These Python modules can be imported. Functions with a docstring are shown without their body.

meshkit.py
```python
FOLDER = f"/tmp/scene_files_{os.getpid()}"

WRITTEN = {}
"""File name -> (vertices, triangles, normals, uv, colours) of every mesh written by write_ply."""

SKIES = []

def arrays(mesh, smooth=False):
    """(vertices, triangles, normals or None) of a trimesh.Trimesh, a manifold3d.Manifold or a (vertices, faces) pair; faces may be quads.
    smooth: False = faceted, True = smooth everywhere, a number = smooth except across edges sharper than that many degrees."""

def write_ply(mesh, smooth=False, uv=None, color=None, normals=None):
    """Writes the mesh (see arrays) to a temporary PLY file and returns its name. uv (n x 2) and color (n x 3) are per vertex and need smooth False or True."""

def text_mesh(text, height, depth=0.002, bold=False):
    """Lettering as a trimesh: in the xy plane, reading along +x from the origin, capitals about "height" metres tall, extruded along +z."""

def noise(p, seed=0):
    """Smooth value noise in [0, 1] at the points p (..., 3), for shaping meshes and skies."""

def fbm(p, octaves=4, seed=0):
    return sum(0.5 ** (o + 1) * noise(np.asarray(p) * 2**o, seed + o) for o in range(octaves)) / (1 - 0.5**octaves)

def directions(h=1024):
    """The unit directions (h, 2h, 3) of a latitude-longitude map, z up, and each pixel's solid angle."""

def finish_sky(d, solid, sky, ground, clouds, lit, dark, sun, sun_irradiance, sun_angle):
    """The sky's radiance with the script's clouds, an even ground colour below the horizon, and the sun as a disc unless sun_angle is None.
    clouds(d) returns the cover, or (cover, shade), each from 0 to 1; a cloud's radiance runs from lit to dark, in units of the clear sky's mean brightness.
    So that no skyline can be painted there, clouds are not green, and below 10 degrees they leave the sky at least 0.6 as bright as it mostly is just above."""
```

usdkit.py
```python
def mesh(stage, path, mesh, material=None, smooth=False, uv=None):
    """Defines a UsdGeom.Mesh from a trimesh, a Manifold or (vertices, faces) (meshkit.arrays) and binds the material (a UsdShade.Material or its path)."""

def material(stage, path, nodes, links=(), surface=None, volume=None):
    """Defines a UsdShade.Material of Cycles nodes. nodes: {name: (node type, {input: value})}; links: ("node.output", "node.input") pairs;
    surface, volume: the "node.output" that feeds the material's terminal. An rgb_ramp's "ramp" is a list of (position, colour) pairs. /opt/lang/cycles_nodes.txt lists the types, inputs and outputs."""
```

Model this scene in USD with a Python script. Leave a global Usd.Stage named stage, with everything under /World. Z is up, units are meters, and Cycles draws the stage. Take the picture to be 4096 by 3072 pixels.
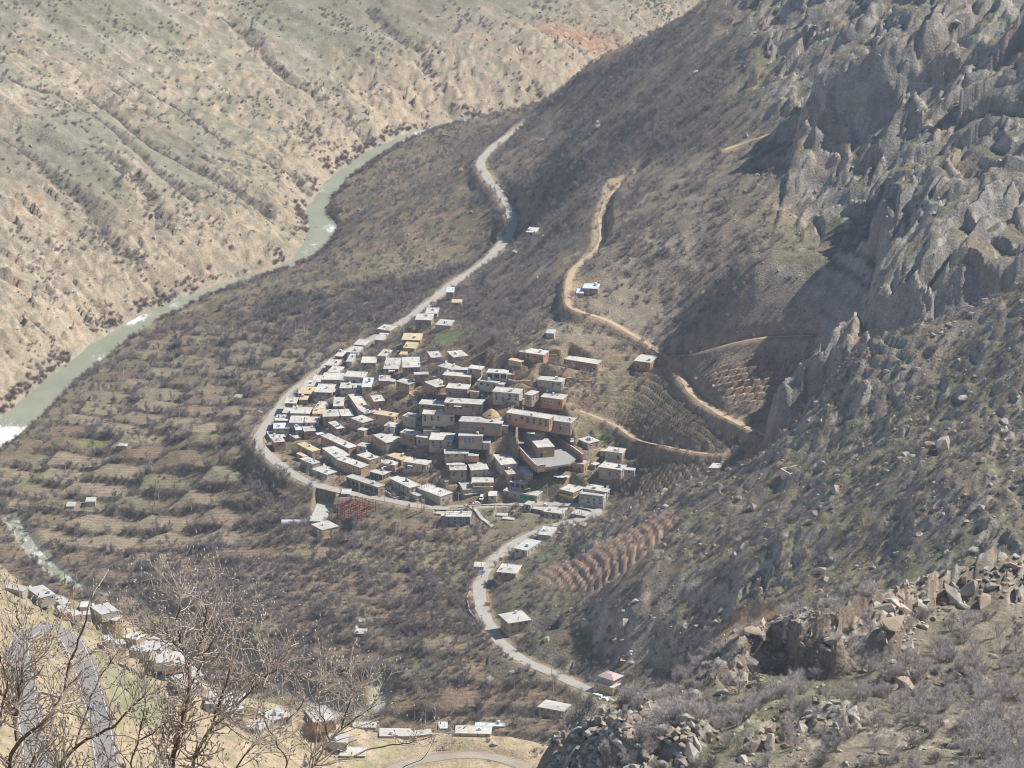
import math, random
import numpy as np
import trimesh
import usdkit
from pxr import Usd, UsdGeom, UsdLux, UsdShade, Sdf, Gf, Vt
from scipy.interpolate import RBFInterpolator
from scipy.ndimage import map_coordinates, gaussian_filter
from scipy.spatial import cKDTree, Delaunay

RNG = np.random.default_rng(7)
stage = Usd.Stage.CreateInMemory()
UsdGeom.SetStageUpAxis(stage, UsdGeom.Tokens.z)
UsdGeom.SetStageMetersPerUnit(stage, 1.0)
UsdGeom.Xform.Define(stage, '/World')
UsdGeom.Scope.Define(stage, '/World/Looks')

# ---------------------------------------------------------------- camera, sky, sun, exposure
HC, PITCH, FPX = 710.0, math.radians(19.0), 14000.0
cam = UsdGeom.Camera.Define(stage, '/World/camera')
cam.CreateHorizontalApertureAttr(36.0)
cam.CreateVerticalApertureAttr(27.0)
cam.CreateFocalLengthAttr(36.0 * FPX / 4096.0)
cam.CreateClippingRangeAttr(Gf.Vec2f(1.0, 20000.0))
cam.CreateExposureAttr(0.6)
cam.AddTranslateOp().Set(Gf.Vec3d(0, 0, HC))
cam.AddRotateXOp().Set(90.0 - 19.0)
SUN_EL = math.radians(49.5)
SUN_AZ = math.atan2(0.96, 0.24)            # rotation from +y towards +x
sun_dir = np.array([math.sin(SUN_AZ) * math.cos(SUN_EL), math.cos(SUN_AZ) * math.cos(SUN_EL), math.sin(SUN_EL)])
sun = UsdLux.DistantLight.Define(stage, '/World/sun')
sun.CreateIntensityAttr(1.2)
sun.CreateAngleAttr(0.5)
sun.CreateNormalizeAttr(True)
sun.CreateColorAttr(Gf.Vec3f(1.0, 0.95, 0.88))
sun.AddRotateZOp().Set(-math.degrees(SUN_AZ))
sun.AddRotateXOp().Set(-(90.0 - math.degrees(SUN_EL)))
sun.GetPrim().SetCustomDataByKey('label', 'the afternoon sun')
sky = UsdLux.DomeLight.Define(stage, '/World/sky')
sky_m = usdkit.material(stage, '/World/Looks/sky', {
    's': ('sky_texture', {'sky_type': 'single_scattering', 'sun_disc': False, 'sun_elevation': SUN_EL, 'sun_rotation': SUN_AZ, 'altitude': 1500.0, 'air_density': 1.0, 'aerosol_density': 1.0}),
    'b': ('background_shader', {'strength': 0.072})}, [('s.color', 'b.color')], surface='b.background')
UsdShade.MaterialBindingAPI.Apply(sky.GetPrim()).Bind(sky_m)
sky.GetPrim().SetCustomDataByKey('kind', 'structure')

# ---------------------------------------------------------------- naming helpers
USED = {}
def numbered(parent, name):
    k = (parent, name)
    n = USED.get(k, 0); USED[k] = n + 1
    return f'{parent}/{name}' if n == 0 else f'{parent}/{name}_{n:03d}'
def tag(p, label=None, cat=None, group=None, kind=None):
    p = p.GetPrim() if hasattr(p, 'GetPrim') else p
    for k, v in (('label', label), ('category', cat), ('group', group), ('kind', kind)):
        if v: p.SetCustomDataByKey(k, v)
    return p
def thing(name, loc, label, cat, group=None, rz=0.0):
    x = UsdGeom.Xform.Define(stage, numbered('/World', name))
    x.AddTranslateOp().Set(Gf.Vec3d(*map(float, loc)))
    if rz: x.AddRotateZOp().Set(float(math.degrees(rz)))
    return tag(x, label, cat, group)
def part(parent, name, mb, mat, smooth=False, label=None, kind=None):
    v, f = mb.get() if isinstance(mb, MB) else mb
    path = numbered(str(parent.GetPath()) if parent is not None else '/World', name)
    m = usdkit.mesh(stage, path, (v, f), mat, smooth)
    if label or kind: tag(m, label, None, None, kind)
    return m.GetPrim()

class MB:
    def __init__(self): self.v, self.f, self.n = [], [], 0
    def add(self, v, f):
        v = np.asarray(v, float); f = np.asarray(f, int)
        if f.shape[1] == 4: f = np.vstack([f[:, [0, 1, 2]], f[:, [0, 2, 3]]])
        self.v.append(v); self.f.append(f + self.n); self.n += len(v); return self
    def prism(self, poly, z0, z1):
        """a convex polygon in plan (counter clockwise) pulled up from z0 to z1"""
        poly = np.asarray(poly, float); n = len(poly)
        v = np.vstack([np.c_[poly, np.full(n, z0)], np.c_[poly, np.full(n, z1)]])
        f = [[i, (i + 1) % n, n + (i + 1) % n] for i in range(n)] + [[i, n + (i + 1) % n, n + i] for i in range(n)]
        f += [[n, n + i, n + i + 1] for i in range(1, n - 1)] + [[0, i + 1, i] for i in range(1, n - 1)]
        return self.add(v, f)
    def box(self, c, s, rz=0.0):
        hx, hy, hz = s[0] / 2, s[1] / 2, s[2] / 2
        p = np.array([[-hx, -hy], [hx, -hy], [hx, hy], [-hx, hy]])
        ca, sa = math.cos(rz), math.sin(rz)
        p = p @ np.array([[ca, sa], [-sa, ca]]) + np.asarray(c[:2])
        return self.prism(p, c[2] - hz, c[2] + hz)
    def tube(self, pts, r, sides=6, cap=True):
        p = np.asarray(pts, float); r = np.broadcast_to(np.asarray(r, float), (len(p),))
        t = np.gradient(p, axis=0); t /= np.linalg.norm(t, axis=1, keepdims=True) + 1e-12
        ref = np.array([0.0, 0, 1]) if abs(t[:, 2]).mean() < 0.8 else np.array([1.0, 0, 0])
        a = np.cross(t, ref); a /= np.linalg.norm(a, axis=1, keepdims=True) + 1e-12
        b = np.cross(t, a); ang = np.arange(sides) * 2 * np.pi / sides
        v = p[:, None] + r[:, None, None] * (np.cos(ang)[None, :, None] * a[:, None] + np.sin(ang)[None, :, None] * b[:, None])
        i, j = np.meshgrid(np.arange(len(p) - 1), np.arange(sides), indexing='ij')
        q = np.stack([i * sides + j, i * sides + (j + 1) % sides, (i + 1) * sides + (j + 1) % sides, (i + 1) * sides + j], -1).reshape(-1, 4)
        f = np.vstack([q[:, [0, 1, 2]], q[:, [0, 2, 3]]])
        if cap:
            last = (len(p) - 1) * sides
            f = np.vstack([f, [[last, last + k, last + k + 1] for k in range(1, sides - 1)], [[0, k + 1, k] for k in range(1, sides - 1)]])
        return self.add(v.reshape(-1, 3), f)
    def get(self): return np.vstack(self.v), np.vstack(self.f)

# ---------------------------------------------------------------- picture <-> place
CP, SP = math.cos(PITCH), math.sin(PITCH)
def ray(u, v):
    a, b = (np.asarray(u, float) - 2048) / FPX, (np.asarray(v, float) - 1536) / FPX
    return np.stack([a + 0 * b, CP - b * SP + 0 * a, -SP - b * CP + 0 * a], -1)
def at_z(u, v, z):
    d = ray(u, v); t = (np.asarray(z, float) - HC) / d[..., 2]
    return np.array([0, 0, HC]) + d * np.asarray(t)[..., None]
def at_y(u, v, y):
    d = ray(u, v); t = np.asarray(y, float) / d[..., 1]
    return np.array([0, 0, HC]) + d * np.asarray(t)[..., None]
def proj(p):
    p = np.asarray(p, float); x, y, z = p[..., 0], p[..., 1], p[..., 2] - HC
    w = y * CP - z * SP
    return 2048 + FPX * x / w, 1536 - FPX * (y * SP + z * CP) / w

# ---------------------------------------------------------------- noise
_L = [np.random.default_rng(100 + k).random((256, 256)) for k in range(24)]
def vn(x, y, seed=0):
    g = _L[seed % 24]
    xi, yi = np.floor(x).astype(np.int64), np.floor(y).astype(np.int64)
    fx, fy = x - xi, y - yi
    fx = fx * fx * (3 - 2 * fx); fy = fy * fy * (3 - 2 * fy)
    x0, x1, y0, y1 = xi & 255, (xi + 1) & 255, yi & 255, (yi + 1) & 255
    return (g[x0, y0] * (1 - fx) + g[x1, y0] * fx) * (1 - fy) + (g[x0, y1] * (1 - fx) + g[x1, y1] * fx) * fy
def fbm(x, y, lam, oct=4, seed=0, rough=0.5):
    """mean 0, about -1..1; lam = wavelength in metres"""
    out, amp, tot = 0, 1.0, 0
    for o in range(oct):
        k = 2 ** o / lam
        out = out + amp * (2 * vn(x * k + 17.3 * o, y * k + 9.1 * o, seed + o) - 1); tot += amp; amp *= rough
    return out / tot * 1.6
def ridged(x, y, lam, oct=4, seed=0, rough=0.5):
    """0..1, sharp crests"""
    out, amp, tot = 0, 1.0, 0
    for o in range(oct):
        k = 2 ** o / lam
        out = out + amp * (1 - np.abs(2 * vn(x * k + 31.7 * o, y * k + 5.3 * o, seed + o) - 1)) ** 2; tot += amp; amp *= rough
    return out / tot
def sstep(a, b, x):
    t = np.clip((x - a) / (b - a), 0, 1); return t * t * (3 - 2 * t)
def seg_dist(px, py, line):
    """(distance to a polyline, position along it in segments, sign: +1 left of its direction)"""
    line = np.asarray(line, float); best = np.full(px.shape, 1e18); along = np.zeros(px.shape); side = np.ones(px.shape)
    for i in range(len(line) - 1):
        a, d = line[i, :2], line[i + 1, :2] - line[i, :2]
        L2 = float(d @ d) + 1e-9
        t = np.clip(((px - a[0]) * d[0] + (py - a[1]) * d[1]) / L2, 0, 1)
        ex, ey = px - a[0] - t * d[0], py - a[1] - t * d[1]
        q = ex * ex + ey * ey; m = q < best
        best = np.where(m, q, best); along = np.where(m, i + t, along)
        side = np.where(m, np.sign(d[0] * (py - a[1]) - d[1] * (px - a[0])), side)
    return np.sqrt(best), along, side
def in_poly(px, py, poly):
    poly = np.asarray(poly, float); inside = np.zeros(px.shape, bool); n = len(poly); j = n - 1
    for i in range(n):
        xi, yi, xj, yj = *poly[i], *poly[j]
        c = ((yi > py) != (yj > py)) & (px < (xj - xi) * (py - yi) / (yj - yi + 1e-12) + xi)
        inside ^= c; j = i
    return inside
# ---------------------------------------------------------------- the shape of the valley
RIVER_Z = -45.0
river_uv = [(-160, 1850), (0, 1735), (111, 1640), (241, 1525), (426, 1375), (611, 1262), (778, 1188), (963, 1120), (1120, 1072), (1215, 1035), (1270, 975), (1295, 905), (1262, 850), (1290, 790), (1340, 728), (1481, 622), (1630, 546), (1778, 500), (1926, 470), (2074, 442), (2300, 405)]
river_hw = [72, 72, 68, 60, 52, 44, 36, 27, 20, 40, 54, 58, 40, 30, 36, 36, 26, 21, 18, 15, 14]      # half width in photo pixels at its distance
rp = at_z(*np.array(river_uv, float).T, RIVER_Z)
river_line = np.vstack([[[-1500, 1500]], rp[:, :2], [[250, 3350], [900, 3900]]])
RIVER_W = np.interp(np.arange(len(river_line)), np.arange(len(rp)) + 1, np.array(river_hw) * rp[:, 1] / FPX * 1.05)

T0 = [  # u, v, z  : valley floor, village spur, slopes behind
 (2430,2800,2),(2200,2690,0),(2010,2580,0),(1930,2440,0),(1930,2300,0),(2060,2170,0),(2230,2095,1),(2400,2040,5),(2160,2015,5),(2000,2020,4),(1800,2030,2),(1600,2010,1),(1400,1975,1),
 (1200,1915,0),(1040,1740,1),(1160,1580,1),(1230,1530,2),(1330,1450,3),(1420,1400,3),(1550,1330,4),(1640,1270,5),(1830,1120,6),(1970,1020,6),(2055,890,6),(1990,760,7),(1920,660,7),(2040,540,8),(2190,420,8),(2290,360,8),
 (1000,2050,-15),(600,1650,-30),(1000,1500,-20),(300,1900,-36),(1500,900,-22),(1700,700,-22),(1400,1150,-18),(1500,2300,-12),(800,2300,-25),(200,2150,-40),(330,2350,-36),(1000,2500,-18),(1520,2850,-22),(1750,2700,-8),(1400,2650,-16),(700,2050,-28),(450,1600,-38),(800,1350,-34),(1100,1250,-28),(1700,900,-12),(1850,750,-1),(1780,770,-6),(2125,880,20),(2115,960,24),(1800,560,-30),
 (1600,1950,10),(1500,1750,15),(1500,1600,22),(1500,1800,11),(1900,1750,28),(1900,1900,13),(2200,1700,38),(2300,1960,11),(2200,1560,50),(2200,1430,64),(1850,1420,43),(1700,1450,29),(1750,1280,24),(2000,1300,50),(1300,1750,6),(1300,1600,12),
 (2270,1200,79),(2100,1050,48),(2280,1130,83),(2400,900,89),(2400,750,90),(2250,650,58),(2100,700,20),(2560,700,96),(2450,560,80),(2250,500,34),
 (2400,1265,75),(2500,1320,69),(2600,1380,64),(2700,1470,60),(2760,1570,57),(2870,1650,57),(3050,1740,59),(2600,1650,43),(2500,1800,24),(2700,1800,38),(2900,1850,48),(2600,1740,37),(2780,1700,50),
 (2700,1200,79),(2700,1000,102),(2700,800,112),(2700,500,120),(2700,250,124),(2400,235,72),(2850,-10,145),
 (2900,1500,69),(3000,1300,90),(3000,1000,125),(3000,700,140),(3000,400,150),(3100,150,165),(3500,1250,124),(3500,1000,140),(3650,600,176),(4000,300,214),(4096,900,166),(3300,1100,120),(3300,700,147),(3300,300,182),(3600,200,208),(4096,0,244),(3300,1500,82),(3650,1300,131),(3900,1150,148)]
T0 = np.array(T0, float)
p0 = at_z(T0[:, 0], T0[:, 1], T0[:, 2])
ext = np.array([(420,1950,245),(420,1760,185),(520,2300,290),(700,1900,270),(700,2600,400),(330,2700,190),(60,2800,0),(130,2900,20),(260,3000,60),(250,3300,-20),(-250,1500,0),(-500,1500,20),(200,1400,60),(0,1400,0),(-700,1800,-30),(420,1450,130),(500,1200,130),(0,1100,0),(-400,1100,40),(300,3600,0),(800,3300,200),(140,2680,70)], float)
rr = np.c_[river_line, np.full(len(river_line), RIVER_Z - 1.0)]
C0 = np.vstack([p0, ext, rr])
def dedupe(c):
    keep = []
    for i in range(len(c)):
        if all((c[i, 0] - c[j, 0]) ** 2 + (c[i, 1] - c[j, 1]) ** 2 > 25 for j in keep): keep.append(i)
    return c[keep]
C0 = dedupe(C0)

T2 = [(2230,2110,4,1795),(2450,2060,0,1772),(2700,1960,0,1765),(3080,1790,0,1745),(3250,1600,0,1748),(3450,1380,0,1750),(3800,1240,0,1758),(4096,1150,0,1762),(4600,1000,0,1745)]
c = []
for u, v, z, y in T2: c.append(at_y(u, v, y))
c = np.array(c)
crest2 = c.copy()
back = c + np.array([12, 45, -38.0]); back2 = c + np.array([30, 120, -110.0])
T2b = np.array([(2300,2400,14),(2150,2280,10),(2100,2420,7),(2050,2600,3),(1930,2440,0),(1930,2300,0),(2060,2170,1),(2230,2095,2),(2430,2800,2),(2200,2690,0),(2010,2580,0),(2350,2600,8),(2700,2200,46),(2700,2500,28),(3300,2000,85),(3300,1750,95),(4096,1600,133),(4096,2000,114),(3500,2250,82),(3100,2500,56),(2950,2560,43),(2700,2720,13),(2500,2200,33),(2500,2400,30),(2900,2050,59),(3000,2250,62),(3700,1900,111),(3700,1500,125),(3300,2380,68),(3750,2200,97),(2560,2560,20)], float)
c2 = at_z(T2b[:, 0], T2b[:, 1], T2b[:, 2])
e2 = np.array([(300,1500,135),(300,1300,140),(100,1450,40),(-60,1600,-30),(-60,1800,-30),(0,1500,-20),(420,1500,160),(200,1350,120)], float)
C2 = dedupe(np.vstack([c, back, back2, c2, e2]))

T3 = [(4096,2150,885),(3750,2300,862),(3500,2385,842),(3290,2475,830),(3150,2545,824),(2950,2680,812),(2750,2765,802),(2560,2845,795),(2440,2805,800),(2230,2905,790),(2215,3000,780)]
c = np.array([at_y(*q) for q in T3]); c[:, 2] -= np.array([7, 7, 7, 7, 6.5, 6, 4, 3, 3, 1, 0]); crest3 = c.copy()
back = c + np.array([-12, 28, -45.0]); back2 = c + np.array([-30, 90, -170.0])
f3 = np.array([at_y(*q) for q in [(2215,3300,745),(2600,3072,735),(3300,3072,722),(4096,3072,705),(4096,2600,800),(3300,2750,783),(2800,2900,758),(3700,2800,768),(3700,2500,822),(3000,3072,728),(4500,2300,860),(4500,2800,760)]])
e3 = np.array([(-25,790,250),(-25,700,290),(-60,640,250),(0,560,395),(145,700,392),(200,600,430),(210,850,385),(180,980,300),(-120,700,150),(-120,900,50),(100,430,470),(0,430,470),(-120,430,420),(0,250,560),(-150,250,550),(150,250,585),(0,100,645),(0,15,699),(-3,22,698.2),(0,0,708.3),(-100,0,700),(100,0,712),(300,400,540),(-300,300,450),(-300,600,200)], float)
C3 = dedupe(np.vstack([c, back, back2, f3, e3]))

T4 = np.array([(0,2335,92),(200,2375,84),(340,2425,77),(450,2440,72),(560,2530,64),(640,2610,58),(720,2680,52),(830,2745,44),(1000,2800,34),(1200,2850,22),(1350,2900,12),(1650,2930,3),(1900,2940,0),(2100,2960,0)], float)
c = at_z(T4[:, 0], T4[:, 1], T4[:, 2]); crest4 = c.copy()
back = c + np.array([14, 26, -26.0]); back2 = c + np.array([40, 70, -75.0])
T4b = np.array([(0,2700,122),(300,2700,96),(500,2800,74),(0,3072,146),(400,3072,106),(800,3000,55),(1200,3072,26),(1600,3040,4),(300,2560,92),(650,2750,62),(2000,3072,0)], float)
c4 = at_z(T4b[:, 0], T4b[:, 1], T4b[:, 2])
e4 = np.array([(-600,1500,190),(-600,1300,250),(-300,1100,250),(-120,1200,120),(-20,1300,40),(40,1450,0),(60,1560,-30),(0,1650,-60),(-500,1800,60)], float)
C4 = dedupe(np.vstack([c, back[:-3], back2[:-3], c4, e4]))

GX, GY, GS = np.arange(-1500, 1501, 10.0), np.arange(-100, 4901, 10.0), 10.0
def layer(C, smooth=0.0):
    r = RBFInterpolator(C[:, :2] / 100, C[:, 2], kernel='thin_plate_spline', smoothing=smooth)
    g = np.stack(np.meshgrid(GX, GY, indexing='ij'), -1).reshape(-1, 2) / 100
    return r(g).reshape(len(GX), len(GY))
L0, L2, L3, L4 = layer(C0, 2e-4), layer(C2), layer(C3), layer(C4)
def far_cap(L, y_on, y_off, side=1):
    """a layer that only exists on one side of a depth"""
    w = sstep(y_on, y_off, GY) if side > 0 else 1 - sstep(y_off, y_on, GY)
    return L * (1 - w)[None] + (-400) * w[None]
L2 = far_cap(L2, 1850, 1960); L2 = far_cap(L2, 1300, 1100, -1)
L3 = far_cap(L3, 900, 1050)
L4 = far_cap(L4, 1950, 2050); L4 = far_cap(L4, 1150, 950, -1)
X_, Y_ = np.meshgrid(GX, GY, indexing='ij')
L4 = np.where(X_ > 120, -400, L4 - 400 * sstep(60, 120, X_)); L2 = L2 - 500 * sstep(-100, -160, X_)
dR, aR, sR = seg_dist(X_, Y_, river_line)
dl = np.where(sR > 0, np.maximum(dR - np.interp(aR, np.arange(len(river_line)), RIVER_W) - 1.0, 0), 0)
LH = RIVER_Z + 0.9 * np.minimum(dl, 22) + 0.51 * np.maximum(dl - 22, 0)
L0 = np.where(sR > 0, LH, np.clip(L0, RIVER_Z - 1, 500))
def lk(L, x, y): return map_coordinates(L, [(np.asarray(x) - GX[0]) / GS, (np.asarray(y) - GY[0]) / GS], order=1, mode='nearest')

# second and third rock prows of the right hand mountain, raised above the slope beneath them
prow_a = np.array([at_y(*q) for q in [(4300,100,2060),(4096,240,2040),(3850,400,2005),(3630,560,1975),(3570,800,1935),(3530,1000,1890),(3490,1200,1835),(3450,1370,1795),(3440,1480,1780)]])
prow_b = np.array([at_y(*q) for q in [(3900,-150,2190),(3700,0,2180),(3480,90,2160),(3420,200,2150),(3250,350,2125),(3215,480,2105),(3180,640,2080)]])
def prow(x, y, line, lift, depth, steep=3.5, wobble=1.0):
    d, a, s = seg_dist(x, y, line)
    wob = min(7.0, depth / 12) * fbm(x, y, 26, 3, 5) + min(3.0, depth / 20) * fbm(x, y, 7, 2, 9)
    sd = -d * s * -1.0
    sd = np.where(s > 0, d, -d) * 1.0
    sd = sd + wob * wobble
    fade = np.clip(1 - (d / depth) ** 1.4, 0, 1)
    ends = sstep(-0.0, 0.6, a) * (1 - sstep(len(line) - 2.0, len(line) - 1.0, a))
    return lift * sstep(-steep, steep, sd) * fade * ends

def hollow(x, y, line, deep, depth):
    d, a, s = seg_dist(x, y, line)
    sd = np.where(s > 0, d, -d) + 5 * fbm(x, y, 26, 3, 5)
    return -np.interp(a, np.arange(len(line)), deep) * sstep(-5, 5, -sd) * np.exp(-(d / depth) ** 2)
def spire(x, y, c, r, h, seed):
    d = np.hypot((x - c[0]), (y - c[1]) * 0.8) + 2.6 * fbm(x, y, 9, 3, seed)
    return h * (1 - sstep(r * 0.45, r, d))
spires = [(at_y(3170, 1640, 1785), 15, 24, 3), (at_y(3260, 1560, 1788), 12, 24, 4), (at_y(3370, 1490, 1788), 15, 24, 6), (at_y(3420, 1570, 1780), 12, 13, 7)]

def slabs(mask, x, y, lam, seed, rise=1.0, tilt=0.5):
    """broken rock: flat tilted slabs, each at its own height"""
    out = np.zeros(x.shape); i = mask > 0.02
    px, py = x[i] / lam, y[i] / lam
    r = np.random.default_rng(seed); n = int((np.ptp(px) + 4) * (np.ptp(py) + 4) * 1.0) + 8
    s_ = np.c_[r.uniform(px.min() - 2, px.max() + 2, n), r.uniform(py.min() - 2, py.max() + 2, n)]
    d, k_ = cKDTree(s_).query(np.c_[px, py], k=1)
    g = r.normal(0, tilt, (n, 2)); hgt = r.random(n)
    o = rise * (hgt[k_] - 0.5) + (g[k_] * (np.c_[px, py] - s_[k_])).sum(1)
    out[i] = o; return out * lam
def base_z(x, y):
    return np.maximum.reduce([lk(L0, x, y), lk(L2, x, y), lk(L3, x, y), lk(L4, x, y)])
def hit(u, v, y0=1250.0, y1=3900.0, dz=0.0):
    d = ray(u, v)
    ys = np.arange(y0, y1, 2.0)
    P = np.array([0, 0, HC]) + d[None] * (ys / d[1])[:, None]
    g = P[:, 2] - dz - base_z(P[:, 0], P[:, 1])
    k = np.nonzero(g < 0)[0]
    if len(k) == 0: return P[-1]
    k = max(k[0], 1); t = g[k - 1] / (g[k - 1] - g[k] + 1e-9)
    return P[k - 1] + (P[k] - P[k - 1]) * t

# ---------------------------------------------------------------- roads and tracks (photo pixels, z or None = on the slope)
def road_line(pts, step=4.0, smooth=True):
    P = np.array([at_z(q[0], q[1], q[2]) if len(q) > 2 else hit(*q) for q in pts])
    s = np.r_[0, np.cumsum(np.linalg.norm(np.diff(P[:, :2], axis=0), axis=1))]
    n = max(int(s[-1] / step), 4); t = np.linspace(0, s[-1], n)
    Q = np.stack([np.interp(t, s, P[:, k]) for k in range(3)], 1)
    for _ in range(6):
        Q[1:-1] = 0.25 * Q[:-2] + 0.5 * Q[1:-1] + 0.25 * Q[2:]
    if len(pts[0]) == 2:
        for _ in range(40): Q[1:-1, 2] = 0.25 * Q[:-2, 2] + 0.5 * Q[1:-1, 2] + 0.25 * Q[2:, 2]
    return Q
main_road = road_line([(2560,2870,3),(2430,2800,2),(2330,2745,1),(2200,2690,0),(2090,2640,0),(2010,2580,0),(1960,2510,0),(1930,2440,0),(1912,2380,0),(1930,2300,0),(1980,2230,0),(2060,2170,0),(2150,2125,1),(2230,2097,2),(2330,2078,3.5),(2410,2055,5),(2400,2033,5.5),(2270,2015,5.5),(2160,2013,5),(2000,2022,4),(1800,2032,2),(1690,2030,1),(1600,2010,1),(1480,1985,1),(1400,1975,1),(1300,1950,1),(1200,1915,1),(1120,1860,1),(1050,1800,1),(1022,1765,1),(1045,1730,1),(1090,1670,1),(1155,1580,1),(1230,1522,2),(1330,1440,3),(1420,1390,3),(1550,1325,4),(1640,1270,5),(1730,1200,5),(1830,1120,6),(1900,1080,6),(1970,1020,6),(2030,950,6),(2055,890,6),(2030,820,6),(1990,760,7),(1940,700,7),(1920,660,7),(1935,625,7),(1970,590,8),(2040,540,8),(2130,480,8),(2190,420,8),(2240,385,8),(2300,355,8)])
upper_track = road_line([(3110,1770,60),(3050,1740,59),(2950,1690,58),(2870,1650,57),(2800,1600,57),(2750,1550,57.5),(2710,1480,59),(2660,1420,61),(2600,1380,64),(2500,1320,69),(2400,1265,75),(2300,1245,80),(2268,1225,81),(2272,1160,83),(2285,1080,84),(2330,1050,85),(2385,1005,86),(2412,950,87),(2402,880,88),(2420,820,89),(2470,750,91),(2560,700,94)])
bowl_track = road_line([(2680,1430),(2780,1420),(2900,1385),(3050,1345),(3250,1330)])
lower_track = road_line([(2320,1625),(2480,1690),(2620,1770),(2780,1805),(2980,1800)])
far_track = road_line([(2900,560),(3000,480),(3100,420)])
town_road = road_line([(450,3250),(430,3072),(408,2950),(385,2830),(345,2700),(290,2570),(215,2500),(120,2510),(70,2580),(95,2750),(120,2900),(148,3072),(160,3250)])
bottom_track = road_line([(1500,3100),(1640,3060),(1800,3022),(1900,3008),(2010,3030),(2120,3075)])
ROADS = [(main_road, 3.3, 'road', 'asphalt'), (upper_track, 1.9, 'dirt_track', 'dirt'), (bowl_track, 1.7, 'dirt_track', 'dirt'), (lower_track, 1.2, 'dirt_track', 'dirt'), (far_track, 2.4, 'dirt_track', 'dirt'), (town_road, 5.0, 'road', 'dark'), (bottom_track, 3.5, 'dirt_track', 'grey')]
# ---------------------------------------------------------------- houses: roof corners and wall heights read off the photo
CROPS = {'A': (1000, 1300, 2.765), 'B': (1700, 1350, 2.765), 'C': (1100, 1700, 2.765), 'D': (1800, 1700, 2.765), 'E': (1366, 2048, 1.6193), 'F': (1366, 1024, 1.6193),
         'G': (0, 1024, 1.6193), 'H': (0, 2300, 3.687), 'I': (500, 2600, 2.765), 'J': (1300, 2800, 2.765), 'K': (1366, 0, 1.6193), 'L': (2732, 1024, 1.6193), 'M': (1750, 1950, 5.53), 'N': (2200, 2600, 5.53), 'S': (0, 0, 1.0)}
def cuv(c, x, y):
    ox, oy, s = CROPS[c]; return ox + x / s, oy + y / s
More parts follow.
